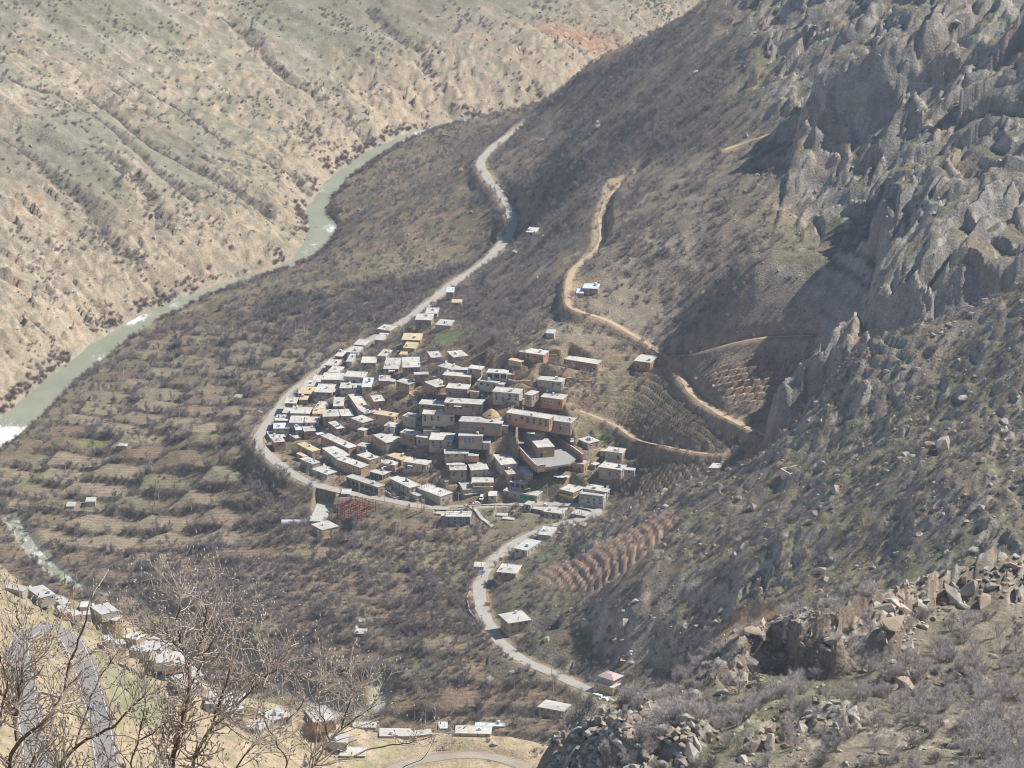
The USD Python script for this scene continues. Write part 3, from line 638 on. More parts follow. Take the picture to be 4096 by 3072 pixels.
# near shoulder at the lower right
m3 = (lay == 2) * sstep(430, 520, Yg)
Zg = Zg + m3 * (3.2 * fbm(Xg, Yg, 60, 3, 21) + 1.0 * fbm(Xg, Yg, 16, 3, 12) + 0.45 * fbm(Xg, Yg, 4.5, 2, 22))
CL = [([(3575, 2690), (3584, 2620), (3596, 2520), (3658, 2450), (3750, 2405), (3900, 2375), (4096, 2350), (4350, 2320)], 9.01, 60), ([(2960, 2830), (2985, 2750), (3077, 2695), (3200, 2705), (3340, 2715), (3420, 2700)], 7, 45),
      ([(3060, 3030), (3090, 2960), (3180, 2910), (3300, 2900), (3400, 2935)], 4, 22), ([(2480, 3072), (2520, 2960), (2600, 2900), (2700, 2860)], 5, 35), ([(3600, 2800), (3680, 2740), (3800, 2720), (3950, 2735)], 3, 25), ([(2700, 3060), (2800, 3000), (2900, 2985)], 3.5, 25), ([(3500, 2420), (3560, 2390), (3640, 2385)], 4, 25)]
cliff3 = np.zeros_like(Zg); CLN = []
for pts_, lift, dep in CL:
    ln = np.array([hit(q[0], q[1], 480, 900) for q in pts_])
    cliff3 = cliff3 + (prow(Xg, Yg, ln, 8.5, dep, 1.3, 0.5) if lift == 9.01 else prow(Xg, Yg, ln, lift * 0.95, dep, 2.0)) * m3; CLN.append(ln)
Zg = Zg + cliff3
calm3 = m3 * img_poly0([(2330, 2700), (2640, 2700), (2640, 2870), (2400, 2870), (2330, 2830)], 3)
left3 = m3 * sstep(0, 1, (2620 - U0) / 120) * (Yg > 700)
wx3, wy3 = Xg + 3 * fbm(Xg, Yg, 12, 3, 7), Yg + 3 * fbm(Xg + 90, Yg, 12, 3, 9)
rock3 = np.clip(sstep(0.05, 0.5, fbm(Xg, Yg, 34, 3, 23)) + left3 + sstep(2.0, 5.0, cliff3), 0, 1)
Zg = Zg + m3 * rock3 * (1 - 0.75 * calm3) * (0.45 * slabs(m3, wx3, wy3 * 0.8, 4.2, 7, 0.6, 0.4) + 0.5 * slabs(m3, wx3, wy3, 1.9, 8, 0.6, 0.4) + 1.6 * (ridged(wx3, wy3, 14, 4, 8, 0.6) - 0.4) + 0.6 * fbm(wx3, wy3, 2.5, 2, 4))
# spur with the town road
m4 = (lay == 3) * 1.0
Zg = Zg + m4 * (1.3 * fbm(Xg, Yg, 40, 3, 10) + 0.4 * fbm(Xg, Yg, 8, 2, 6))

# river bed, roads and house plots are cut into it
inr = (lay == 0) * (1 - sstep(-2.0, 2.5, dR - wR))
Zg = np.where(lay == 0, Zg * (1 - inr) + (RIVER_Z - 1.6) * inr, Zg)
stream_uv = [(55,2085,-44.5),(90,2140,-44),(130,2200,-43),(200,2270,-42),(300,2345,-40),(420,2385,-38),(560,2420,-37),(800,2560,-33),(1100,2760,-30),(1350,2860,-28),(1500,2850,-24),(1525,2800,-22.5),(1530,2770,-22)]
stream = np.array([at_z(*q) for q in stream_uv])
dS, aS, _ = seg_dist(Xg, Yg, stream)
zS = np.interp(aS, np.arange(len(stream)), stream[:, 2])
ins = ((lay == 0) | (lay == 3)) * (1 - sstep(2.2, 9.0, dS)) * (Yg > 1480)
Zg = np.where(ins > 0, np.minimum(Zg, zS - 0.6 + 0.35 * np.maximum(dS - 2.2, 0) + 0 * Zg) * ins + Zg * (1 - ins), Zg)
def zq(x, y):
    return map_coordinates(Zg, [np.interp(x / (np.maximum(y, 250.0) * 1.06), ax, np.arange(NA)), np.interp(y, ys, np.arange(NY))], order=1, mode='nearest')
for ln_ in (bowl_track, lower_track, far_track):
    for k_ in (0, 1): ln_[:, 2] = gaussian_filter(zq(ln_[:, 0], ln_[:, 1]), 3.0, mode='nearest')
on_road = np.zeros_like(Zg); cut = np.zeros_like(Zg)
for line, hw, nm, mt in ROADS:
    lo, hi = line.min(0) - 14, line.max(0) + 14
    m = (Xg > lo[0]) & (Xg < hi[0]) & (Yg > lo[1]) & (Yg < hi[1])
    if not m.any(): continue
    d, al, _ = seg_dist(Xg[m], Yg[m], line)
    zr = np.interp(al, np.arange(len(line)), line[:, 2])
    w = 1 - sstep(hw + 0.9, hw + (9.0 if nm == 'road' and mt == 'asphalt' else 5.0), d)
    Zg[m] = Zg[m] * (1 - w) + (zr - 0.12) * w
    on_road[m] = np.maximum(on_road[m], 1 - sstep(hw - 0.3, hw + 0.4, d))
    cut[m] = np.maximum(cut[m], (1 - sstep(hw + 1.5, hw + (3.5 if mt != 'dirt' else 5.5), d)) * (1.0 if mt != 'dark' else 0.6))
SCHOOL_Z = float(hit(*cuv('B', 1247, 1328))[2]) - 0.5
ct = np.array([at_z(*cuv('B', *p), SCHOOL_Z)[:2] for p in [(960, 1170), (1235, 1480), (1640, 1420), (1740, 1330), (1415, 1060), (1100, 1060)]])
sc = gaussian_filter(in_poly(Xg, Yg, ct).astype(float), 1.0)
Zg = Zg * (1 - sc) + np.minimum(Zg, SCHOOL_Z - 0.3) * sc
plot = np.zeros_like(Zg); yard = np.zeros_like(Zg)
for h in houses:
    r = max(np.linalg.norm(h.e1), np.linalg.norm(h.e2)) + 10
    m = (abs(Xg - h.c[0]) < r) & (abs(Yg - h.c[1]) < r)
    i0 = np.argwhere(m)
    if not len(i0): continue
    e1n, e2n = np.linalg.norm(h.e1), np.linalg.norm(h.e2)
    px, py = Xg[m] - h.c[0], Yg[m] - h.c[1]
    a = np.abs(px * h.e1[0] + py * h.e1[1]) / e1n - e1n / 2
    b = np.abs(px * h.e2[0] + py * h.e2[1]) / e2n - e2n / 2
    d = np.maximum(a, b)
    w = 1 - sstep(0.3, 2.2, d)
    front = (py * -1) > 0
    ahead = (py < 0) & (d > 0) & (on_road[m] < 0.2)
    Zm = Zg[m]; Zg[m] = np.where(ahead, np.minimum(Zm, h.zb + 0.15 + 0.55 * np.maximum(d - 4.0, 0)), Zm)
    tgt = np.where(front, np.minimum(Zg[m], h.zb + 0.1), np.minimum(Zg[m], h.zt - 0.9))
    tgt = np.where(d < 0.2, np.minimum(tgt, h.zb + 0.2), tgt)
    Zg[m] = Zg[m] * (1 - w) + tgt * w
    plot[m] = np.maximum(plot[m], 1 - sstep(0, 0.6, d)); yard[m] = np.maximum(yard[m], 1 - sstep(0.5, 3.5, d))
plot = np.maximum(plot, sc)
# ---------------------------------------------------------------- ground colours (what the earth itself is coloured, no light in it)
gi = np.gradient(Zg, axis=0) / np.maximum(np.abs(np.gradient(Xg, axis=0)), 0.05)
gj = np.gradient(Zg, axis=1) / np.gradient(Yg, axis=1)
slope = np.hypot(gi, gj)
def mixc(c, col, w):
    return c * (1 - w[..., None]) + np.asarray(col, float) * w[..., None]
def tone(x, y, lam, seed, o=3): return np.clip(0.5 + 0.5 * fbm(x, y, lam, o, seed), 0, 1)
n1, n2, n3 = tone(Xg, Yg, 60, 1), tone(Xg, Yg, 14, 2), tone(Xg, Yg, 5, 3, 2)
C = np.zeros(Zg.shape + (3,)) + np.array([0.20, 0.155, 0.105])
C = mixc(C, (0.26, 0.205, 0.14), n1 * 0.8)
C = mixc(C, (0.15, 0.15, 0.085), sstep(0.45, 0.8, n2) * 0.7)
# left hillside: pale earth, thin grass, tan rock at the foot
L = left[..., None]
strk = tone(warp, dR * 0.15, 30, 4); strk2 = tone(warp, dR * 0.2, 9, 7)
c = np.zeros_like(C) + np.array([0.235, 0.221, 0.165])
c = mixc(c, (0.298, 0.273, 0.208), sstep(0.45, 0.8, strk) * 0.9)
c = mixc(c, (0.198, 0.192, 0.124), sstep(0.35, 0.70, n1 * 0.45 + strk2 * 0.35 + 0.3 * n2) * 0.85)
c = mixc(c, (0.20, 0.165, 0.12), sstep(0.50, 0.78, tone(warp + 30, dR * 0.25, 42, 9)) * 0.55)
c = mixc(c, (0.43, 0.365, 0.275), np.clip(rocky_l * sstep(0.5, 1.0, slope) * 0.85 + rocky_l * 0.25 * n2, 0, 1))
c = mixc(c, (0.15, 0.13, 0.105), gline * 0.75); c = mixc(c, (0.34, 0.225, 0.145), rocky_l * sstep(0.62, 0.85, n3) * 0.5)
c = mixc(c, (0.30, 0.27, 0.235), sstep(0.9, 1.5, slope) * (1 - rocky_l) * 0.7)
c = mixc(c, (0.365, 0.295, 0.21), foot * sstep(0.4, 0.8, slope) * 0.7); c = mixc(c, (0.225, 0.195, 0.14), foot * sstep(0.55, 0.75, n2) * 0.6)
c = mixc(c, (0.45, 0.375, 0.275), outl * (0.45 + 0.5 * n3)); c = mixc(c, (0.37, 0.25, 0.165), outl * sstep(0.6, 0.8, tone(Xg, Yg, 11, 9)) * 0.6)
C = np.where(L, c, C)
# valley fields
plotn = np.floor(zz / TH) * 7.3
fld = celltone; fld0 = vn(plotn * 0.37 + np.floor((along_r + 6 * fbm(Xg, Yg, 90, 2, 5)) / 55) * 1.7, np.floor((along_r + 6 * fbm(Xg, Yg, 90, 2, 5)) / 55) * 0.61, 12)
c = np.zeros_like(C) + np.array([0.215, 0.160, 0.108])
c = mixc(c, (0.265, 0.215, 0.14), sstep(0.5, 0.75, fld)); c = mixc(c, (0.18, 0.175, 0.105), sstep(0.74, 0.88, fld))
furrow = 0.5 + 0.5 * np.sin((Yg * 0.98 + Xg * 0.2 + 1.5 * fbm(Xg, Yg, 30, 2, 3)) * 2 * np.pi / 4.2)
c = mixc(c, (0.29, 0.235, 0.165), fields * 0.75 * sstep(0.35, 0.6, fld)); c = mixc(c, (0.20, 0.185, 0.115), fields * 0.7 * (1 - sstep(0.2, 0.35, fld)))
c = c * (0.80 + 0.32 * furrow * (1 - sstep(2050, 2250, Yg)))[..., None]
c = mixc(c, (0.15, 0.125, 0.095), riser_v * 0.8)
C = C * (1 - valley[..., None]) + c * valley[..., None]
# slopes and terraces about the village
c = mixc(np.zeros_like(C) + np.array([0.235, 0.178, 0.118]), (0.18, 0.165, 0.09), sstep(0.4, 0.8, n2))
c = mixc(c, (0.30, 0.22, 0.14), sstep(0.5, 0.9, n1))
ve = np.clip(vill + east, 0, 1)
C = C * (1 - ve[..., None]) + c * ve[..., None]
C = mixc(C, (0.29, 0.24, 0.175), riser_e * 0.6)
# the wooded spur beyond
far = spur * (1 - ve) * sstep(-2, 6, Ls[0])
C = mixc(C, (0.235, 0.195, 0.15), far * 0.8)
C = mixc(C, (0.30, 0.26, 0.205), far * sstep(0.6, 0.85, n2) * 0.6)
# grey rock of the mountain on the right
rockc = np.zeros_like(C) + np.array([0.265, 0.245, 0.215])
rockc = mixc(rockc, (0.345, 0.315, 0.27), n2); rockc = mixc(rockc, (0.36, 0.255, 0.17), sstep(0.68, 0.9, tone(Xg + Zg, Yg - Zg, 22, 13)) * 0.6)
soilc = mixc(np.zeros_like(C) + np.array([0.185, 0.155, 0.11]), (0.15, 0.145, 0.088), sstep(0.4, 0.8, n2))
rw = sstep(0.55, 0.95, slope + 0.35 * (n3 - 0.5))
c = soilc * (1 - rw[..., None]) + rockc * rw[..., None]
C = C * (1 - crag[..., None]) + c * crag[..., None]
spw = np.clip(sp / 8, 0, 1); C = C * (1 - spw[..., None]) + rockc * spw[..., None]
# boulder slope
s2 = mixc(np.zeros_like(C) + np.array([0.175, 0.148, 0.105]), (0.145, 0.142, 0.085), sstep(0.45, 0.75, n2 * 0.6 + n1 * 0.4))
rw2 = sstep(0.70, 1.15, slope + 0.5 * (n3 - 0.5))
c = s2 * (1 - rw2[..., None]) + rockc * rw2[..., None]
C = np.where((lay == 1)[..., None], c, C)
C = mixc(C, (0.30, 0.235, 0.14), gully * m2 * (0.55 + 0.4 * n1))
C = mixc(C, (0.365, 0.255, 0.185), field2 * m2 * (0.85 + 0.15 * n2))
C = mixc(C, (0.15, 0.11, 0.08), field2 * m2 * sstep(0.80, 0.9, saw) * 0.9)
# near shoulder
s3 = mixc(np.zeros_like(C) + np.array([0.195, 0.168, 0.122]), (0.175, 0.168, 0.098), sstep(0.5, 0.8, n2)); s3 = mixc(s3, (0.245, 0.208, 0.155), sstep(0.6, 0.9, n1))
r3 = mixc(np.zeros_like(C) + np.array([0.33, 0.295, 0.245]), (0.26, 0.185, 0.125), sstep(0.6, 0.85, tone(Xg + Zg, Yg - Zg, 7, 5)) * 0.7); r3 = mixc(r3, (0.41, 0.37, 0.31), sstep(0.5, 0.9, n3))
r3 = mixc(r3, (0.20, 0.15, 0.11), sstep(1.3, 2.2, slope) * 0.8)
rw3 = np.clip(sstep(0.75, 1.15, slope) + 0.7 * rock3 * sstep(0.35, 0.6, n3 + 0.4 * (slope - 0.5)), 0, 1)
c = s3 * (1 - rw3[..., None]) + r3 * rw3[..., None]
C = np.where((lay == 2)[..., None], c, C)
# spur with the town road
c = mixc(np.zeros_like(C) + np.array([0.355, 0.293, 0.202]), (0.41, 0.325, 0.215), n1)
c = mixc(c, (0.235, 0.235, 0.105), sstep(0.5, 0.8, n2) * 0.5)
c = mixc(c, (0.235, 0.238, 0.135), img_poly([(330,2560),(420,2600),(560,2690),(700,2800),(760,2880),(640,2930),(480,2850),(380,2700)], 4) * 0.85)
C = np.where((lay == 3)[..., None], c, C)
# particular patches
def patch(poly, col, w=0.9, soft=2.5, only=None):
    global C
    m = img_poly(poly, soft) * w * (0.7 + 0.5 * n2)
    if only is not None: m = m * (lay == only)
    C = mixc(C, col, np.clip(m, 0, 1))
GREEN = (0.165, 0.21, 0.085)
patch([(1741,1333),(1830,1318),(1880,1345),(1800,1383),(1745,1381)], GREEN, only=0)
patch([(1885,1172),(1928,1148),(1936,1172),(1890,1194)], GREEN, only=0)
patch([(55,1913),(185,1900),(180,1944),(60,1940)], GREEN, only=0)
patch([(320,1765),(430,1750),(395,1800),(330,1812)], (0.20, 0.20, 0.07), only=0)
patch([(380,1080 + 940),(560,1915),(640,1900),(640,2010),(420,2040)], (0.25, 0.225, 0.135), 0.7, only=0)
patch([(980,2540),(1030,2490),(1050,2560),(1000,2600)], (0.13, 0.19, 0.055), only=0)
patch([(2300,1720),(2440,1735),(2430,1765),(2310,1760)], (0.16, 0.19, 0.075), 0.7, only=0)
patch([(1960,1585),(2040,1580),(2060,1610),(1960,1625)], (0.42, 0.31, 0.18), 0.8, only=0)
patch([(1560,1530),(1690,1530),(1700,1580),(1600,1590)], (0.40, 0.29, 0.165), 0.9, only=0)
patch([(1940,1790),(2010,1780),(2030,1850),(1960,1850)], (0.38, 0.28, 0.165), 0.9, only=0)
patch([(2150,120),(2240,85),(2530,185),(2490,230),(2340,190),(2180,150)], (0.40, 0.24, 0.165), 0.9, only=0)
patch([(2120,100),(2180,95),(2520,210),(2440,215)], (0.40, 0.24, 0.165), 0.8, only=0)
patch([(2900,2560),(3040,2520),(3130,2530),(3120,2600),(2990,2640),(2920,2620)], (0.40, 0.36, 0.30), 0.9, 2, only=1)
patch([(2860,2560),(2940,2500),(3080,2440),(3110,2480),(2960,2560),(2880,2620)], (0.42, 0.285, 0.155), 0.7, 3, only=1)
patch([(3080,1880),(3150,1850),(3180,1910),(3110,1930)], (0.30, 0.17, 0.11), 0.8, only=1)
patch([(2980,1780),(3040,1770),(3020,1830),(2960,1830)], (0.36, 0.20, 0.125), 0.8, only=0)
patch([(2240,1040),(2300,1040),(2330,1170),(2240,1230)], (0.42, 0.30, 0.17), 0.8, only=0)
patch([(20,2480),(120,2520),(150,2640),(0,2700),(0,2500)], (0.45, 0.32, 0.19), 0.6, only=3)
strip = (Xg * 0.3 + Yg * 1.0) / 6.5; strip = strip - np.floor(strip)
far_field = img_poly([(2150,110),(2240,80),(2535,185),(2480,225),(2340,190),(2200,150)], 1.5) * (lay == 0)
C = mixc(C, (0.21, 0.15, 0.115), far_field * (strip > 0.62) * 0.75)
st2 = (Xg * 0.25 + Yg) / 5.2; st2 = st2 - np.floor(st2)
bowl = img_poly([(2790,1480),(2950,1480),(3060,1430),(3250,1380),(3300,1440),(3150,1500),(3010,1640),(2870,1580)], 3) * (lay == 0)
Zg = Zg + bowl * 2.3 * (np.where(st2 > 0.5, 1.0, -0.3)) * (1 - yard)
C = mixc(C, (0.29, 0.20, 0.14), bowl * 0.7); C = mixc(C, (0.40, 0.29, 0.18), bowl * (st2 > 0.8) * 0.85)
# cuttings and shoulders beside the roads, foreshores of the river, bare yards round the houses
dirtc = mixc(np.zeros_like(C) + np.array([0.345, 0.26, 0.17]), (0.28, 0.215, 0.15), n2)
C = C * (1 - 0.8 * cut[..., None]) + 0.8 * dirtc * cut[..., None]
C = mixc(C, (0.31, 0.245, 0.165), yard * 0.55 * (lay != 3))
bank = (lay == 0) * sstep(-1.5, 0.5, dR - wR) * (1 - sstep(2, 7, dR - wR + 3 * fbm(Xg, Yg, 20, 2, 6)))
C = mixc(C, (0.30, 0.26, 0.20), bank * np.where(left, 0.5, 0.15) * sstep(0.3, 0.7, n1))
C = mixc(C, (0.40, 0.385, 0.34), ((lay == 0) * (1 - sstep(3, 8, dS)) * (Yg > 1480)) * 0.8)
grain = 1 + 0.16 * (RNG.random(Zg.shape) - 0.5) + 0.22 * (n3 - 0.5)
C = np.clip(C * grain[..., None], 0.02, 0.75)

# ---------------------------------------------------------------- materials
def mat(name, nodes, links, surface): return usdkit.material(stage, f'/World/Looks/{name}', nodes, links, surface=surface)
def plain(name, col, rough=0.9, var=0.25, scale=1.5, spec=0.2, metal=0.0, bump=0.0, obj=False):
    """a colour broken up by two sizes of noise, darker and lighter by var"""
    nodes = {'g': ('geometry', {}), 'n': ('noise_texture', {'scale': scale, 'detail': 5.0, 'roughness': 0.65}), 'n2': ('noise_texture', {'scale': scale * 0.13, 'detail': 3.0}),
             'a': ('math', {'math_type': 'add'}), 'r': ('rgb_ramp', {'ramp': [(0.0, tuple(np.array(col) * (1 - var))), (0.5, tuple(col)), (1.0, tuple(np.clip(np.array(col) * (1 + var), 0, 0.9)))]}),
             'm': ('map_range', {'from_min': 0.65, 'from_max': 1.35, 'clamp': True}), 'p': ('principled_bsdf', {'roughness': rough, 'specular_ior_level': spec, 'metallic': metal})}
    links = [('g.position', 'n.vector'), ('g.position', 'n2.vector'), ('n.fac', 'a.value1'), ('n2.fac', 'a.value2'), ('a.value', 'm.value'), ('m.result', 'r.fac'), ('r.color', 'p.base_color')]
    if bump:
        nodes['b'] = ('bump', {'strength': bump, 'distance': 0.2}); links += [('n.fac', 'b.height'), ('b.normal', 'p.normal')]
    return mat(name, nodes, links, 'p.BSDF')
M = {}
M['ground'] = mat('ground', {
    'g': ('geometry', {}), 'c': ('attribute', {'attribute': 'groundcolor'}),
    'n': ('noise_texture', {'scale': 0.9, 'detail': 6.0, 'roughness': 0.7}), 'n2': ('noise_texture', {'scale': 0.16, 'detail': 4.0, 'roughness': 0.6}),
    'v': ('voronoi_texture', {'scale': 0.55}),
    'r': ('map_range', {'from_min': 0.3, 'from_max': 0.72, 'to_min': 0.62, 'to_max': 1.36}), 'r2': ('map_range', {'from_min': 0.3, 'from_max': 0.7, 'to_min': 0.82, 'to_max': 1.18}),
    'm': ('math', {'math_type': 'multiply'}), 'mc': ('vector_math', {'math_type': 'scale'}),
    'h': ('math', {'math_type': 'multiply_add', 'value2': 0.35}), 'b': ('bump', {'strength': 0.75, 'distance': 0.9}),
    'p': ('principled_bsdf', {'roughness': 0.95, 'specular_ior_level': 0.1})},
    [('g.position', 'n.vector'), ('g.position', 'n2.vector'), ('g.position', 'v.vector'), ('n.fac', 'r.value'), ('n2.fac', 'r2.value'), ('r.result', 'm.value1'), ('r2.result', 'm.value2'), ('c.color', 'mc.vector1'), ('m.value', 'mc.scale'), ('mc.vector', 'p.base_color'),
     ('v.distance', 'h.value1'), ('n.fac', 'h.value3'), ('h.value', 'b.height'), ('b.normal', 'p.normal')], 'p.BSDF')
M['asphalt'] = plain('asphalt', (0.36, 0.335, 0.295), 0.85, 0.14, 0.8)
M['dark'] = plain('dark_asphalt', (0.235, 0.225, 0.215), 0.8, 0.12, 0.8)
M['dirt'] = plain('dirt', (0.43, 0.325, 0.21), 0.95, 0.22, 0.8, bump=0.5)
M['grey'] = plain('grey_dirt', (0.30, 0.265, 0.215), 0.95, 0.2, 0.8, bump=0.5)
M['line'] = plain('road_paint', (0.7, 0.68, 0.62), 0.7, 0.2, 2.0)
M['water'] = mat('river_water', {
    'g': ('geometry', {}), 'w': ('attribute', {'attribute': 'foam'}), 'mp': ('mapping', {'scale': (1.0, 0.35, 1.0)}),
    'n': ('noise_texture', {'scale': 0.30, 'detail': 6.0, 'roughness': 0.7, 'distortion': 0.6}), 'n3': ('noise_texture', {'scale': 0.035, 'detail': 3.0}),
    'a': ('math', {'math_type': 'add'}), 'f': ('map_range', {'from_min': 0.98, 'from_max': 1.16, 'clamp': True}),
    'r': ('rgb_ramp', {'ramp': [(0.3, (0.228, 0.24, 0.168)), (0.7, (0.28, 0.288, 0.208))]}),
    'm': ('mix_color', {'b': (0.72, 0.74, 0.70)}), 'b': ('bump', {'strength': 0.5, 'distance': 0.4}),
    'p': ('principled_bsdf', {'roughness': 0.5, 'specular_ior_level': 0.22})},
    [('g.position', 'mp.vector'), ('mp.vector', 'n.vector'), ('g.position', 'n3.vector'), ('n.fac', 'a.value1'), ('w.fac', 'a.value2'), ('a.value', 'f.value'), ('n3.fac', 'r.fac'), ('r.color', 'm.a'), ('f.result', 'm.fac'), ('m.result', 'p.base_color'), ('n.fac', 'b.height'), ('b.normal', 'p.normal')], 'p.BSDF')

# ---------------------------------------------------------------- the ground, one sheet cut along the places it belongs to
def zat(x, y):
    """height of the finished ground"""
    sh = np.shape(x); x, y = np.atleast_1d(np.asarray(x, float)), np.atleast_1d(np.asarray(y, float))
    fy = np.interp(y, ys, np.arange(NY)); fa = np.interp(x / (np.maximum(y, 250.0) * 1.06), ax, np.arange(NA))
    return map_coordinates(Zg, [fa, fy], order=1, mode='nearest').reshape(sh)
def vat(F, x, y):
    x, y = np.atleast_1d(np.asarray(x, float)), np.atleast_1d(np.asarray(y, float))
    fy = np.interp(y, ys, np.arange(NY)); fa = np.interp(x / (np.maximum(y, 250.0) * 1.06), ax, np.arange(NA))
    return map_coordinates(F.astype(np.float32), [fa, fy], order=1, mode='nearest')
ANG = np.where(Yg > 450, (Zg - HC) / np.maximum(Yg, 5.0), -9.0)
RUN = np.maximum.accumulate(ANG, axis=1)                 # the sight line that everything nearer leaves free
pts = np.stack([Xg, Yg, Zg], -1).reshape(-1, 3)
ii, jj = np.meshgrid(np.arange(NA - 1), np.arange(NY - 1), indexing='ij')
q0, q1, q2, q3 = ii * NY + jj, (ii + 1) * NY + jj, (ii + 1) * NY + jj + 1, ii * NY + jj + 1
region = np.where(lay == 0, np.where(left, 0, np.where(crag > 0.5, 2, 1)), lay + 2)
qreg = region[:-1, :-1]
REG = [('hillside', 'pale grassy hillside across the river with scattered bare trees', 'hillside'), ('valley_floor', 'brown valley floor and village slope with terraced plots', 'valley floor'),
       ('mountain', 'grey craggy mountain side at the upper right, partly in shadow', 'mountain'), ('rocky_slope', 'dark boulder strewn slope at the middle right', 'slope'),
       ('near_slope', 'nearest rocky slope at the lower right with grey trees', 'slope'), ('town_spur', 'sunlit tan spur at the lower left under the twigs', 'hillside')]
colf = C.reshape(-1, 3)
for k, (nm, lb, ct) in enumerate(REG):
    s = (qreg == k)
    f = np.vstack([np.stack([q0[s], q1[s], q2[s]], 1), np.stack([q0[s], q2[s], q3[s]], 1)])
    used, inv = np.unique(f, return_inverse=True)
    v = pts[used]; f = inv.reshape(-1, 3)
    m = usdkit.mesh(stage, f'/World/{nm}', (v, f), M['ground'], True)
    UsdGeom.PrimvarsAPI(m).CreatePrimvar('groundcolor', Sdf.ValueTypeNames.Color3fArray, 'vertex').Set(Vt.Vec3fArray.FromNumpy(colf[used].astype(np.float32)))
    tag(m, lb, ct, kind='structure')

# ---------------------------------------------------------------- roads
def ribbon(line, hw, lift, jag=0.0, offs=0.0):
    t = np.gradient(line[:, :2], axis=0); t /= np.linalg.norm(t, axis=1, keepdims=True)
    nrm = np.c_[-t[:, 1], t[:, 0]]
    w = hw + jag * np.array([fbm(line[:, 0], line[:, 1], 9, 2, 4), fbm(line[:, 0] + 50, line[:, 1], 9, 2, 6)])
    a = line[:, :2] + nrm * (offs + w[0])[:, None]; b = line[:, :2] + nrm * (offs - w[1])[:, None]
    z = line[:, 2] + lift
    v = np.vstack([np.c_[a, z], np.c_[b, z]]); n = len(line)
    i = np.arange(n - 1)
    return v, np.vstack([np.c_[i + n, i + n + 1, i + 1], np.c_[i + n, i + 1, i]])
RL = ['worn pale valley road that curves past the village', 'tan dirt track along the upper slope with a bend by a metal shed', 'dirt track in the shadow below the crag', 'faint orange path below the upper track', 'short dirt track high on the shaded slope', 'dark asphalt road with a hairpin on the spur at lower left', 'grey dirt track at the bottom edge']
for (line, hw, nm, mt), lb in zip(ROADS, RL):
    tag(usdkit.mesh(stage, numbered('/World', nm), ribbon(line, hw, 0.05, 0.5 if mt != 'dark' else 0.1), M[mt]), lb, 'road' if nm == 'road' else 'track', kind='structure')
for off, lb in ((4.2, 'white edge line on the outer side of the dark hairpin road'), (-4.2, 'white edge line on the inner side of the dark hairpin road')):
    tag(usdkit.mesh(stage, numbered('/World', 'road_marking'), ribbon(town_road, 0.12, 0.09, 0, off), M['line']), lb, 'road marking', kind='structure')

# ---------------------------------------------------------------- river and stream
def water_strip(line, w, z, n_across, name, label, foam_at, base):
    s = np.r_[0, np.cumsum(np.linalg.norm(np.diff(line[:, :2], axis=0), axis=1))]
    n = int(s[-1] / 4); t = np.linspace(0, s[-1], n)
    P = np.stack([np.interp(t, s, line[:, k]) for k in (0, 1)], 1); W = np.interp(t, s, w); Z = np.interp(t, s, z)
    for _ in range(5): P[1:-1] = 0.25 * P[:-2] + 0.5 * P[1:-1] + 0.25 * P[2:]
    T = np.gradient(P, axis=0); T /= np.linalg.norm(T, axis=1, keepdims=True); N = np.c_[-T[:, 1], T[:, 0]]
    u = np.linspace(-1, 1, n_across)
    V = P[:, None] + N[:, None] * (u[None] * (W[:, None] + 3.0))[..., None]
    Zz = np.broadcast_to(Z[:, None], V.shape[:2]) + 0.15 * fbm(V[..., 0], V[..., 1], 9, 2, 3)
    v = np.c_[V.reshape(-1, 2), Zz.ravel()]
    i, j = np.meshgrid(np.arange(n - 1), np.arange(n_across - 1), indexing='ij')
    q = np.stack([i * n_across + j, (i + 1) * n_across + j, (i + 1) * n_across + j + 1, i * n_across + j + 1], -1).reshape(-1, 4)[:, ::-1]
    m = usdkit.mesh(stage, f'/World/{name}', (v, q), M['water'], True)
    fo = np.full(len(v), base)
    for (fu, fv, r, a) in foam_at:
        c = at_z(fu, fv, RIVER_Z); fo += a * np.exp(-((v[:, 0] - c[0]) ** 2 + ((v[:, 1] - c[1]) * 0.55) ** 2) / r ** 2)
    UsdGeom.PrimvarsAPI(m).CreatePrimvar('foam', Sdf.ValueTypeNames.FloatArray, 'vertex').Set(Vt.FloatArray.FromNumpy(fo.astype(np.float32)))
    tag(m, label, 'water', kind='structure')
foam = [(1330,915,10,.33),(1260,985,14,.2),(1285,760,7,.28),(1720,532,12,.3),(1660,545,10,.22),(20,1745,16,.36),(60,1790,14,.3),(560,1270,10,.3),(400,1430,9,.25),(700,1215,8,.25),(1240,1030,9,.2),(-40,1800,20,.3),(520,1285,5,.3)]
water_strip(river_line, RIVER_W, np.full(len(river_line), RIVER_Z), 15, 'river', 'milky green river with white rapids winding along the valley', foam, 0.27)
water_strip(stream, np.full(len(stream), 2.2), stream[:, 2] + 0.1, 7, 'stream', 'white foaming side stream partly hidden by bare trees', [], 0.48)
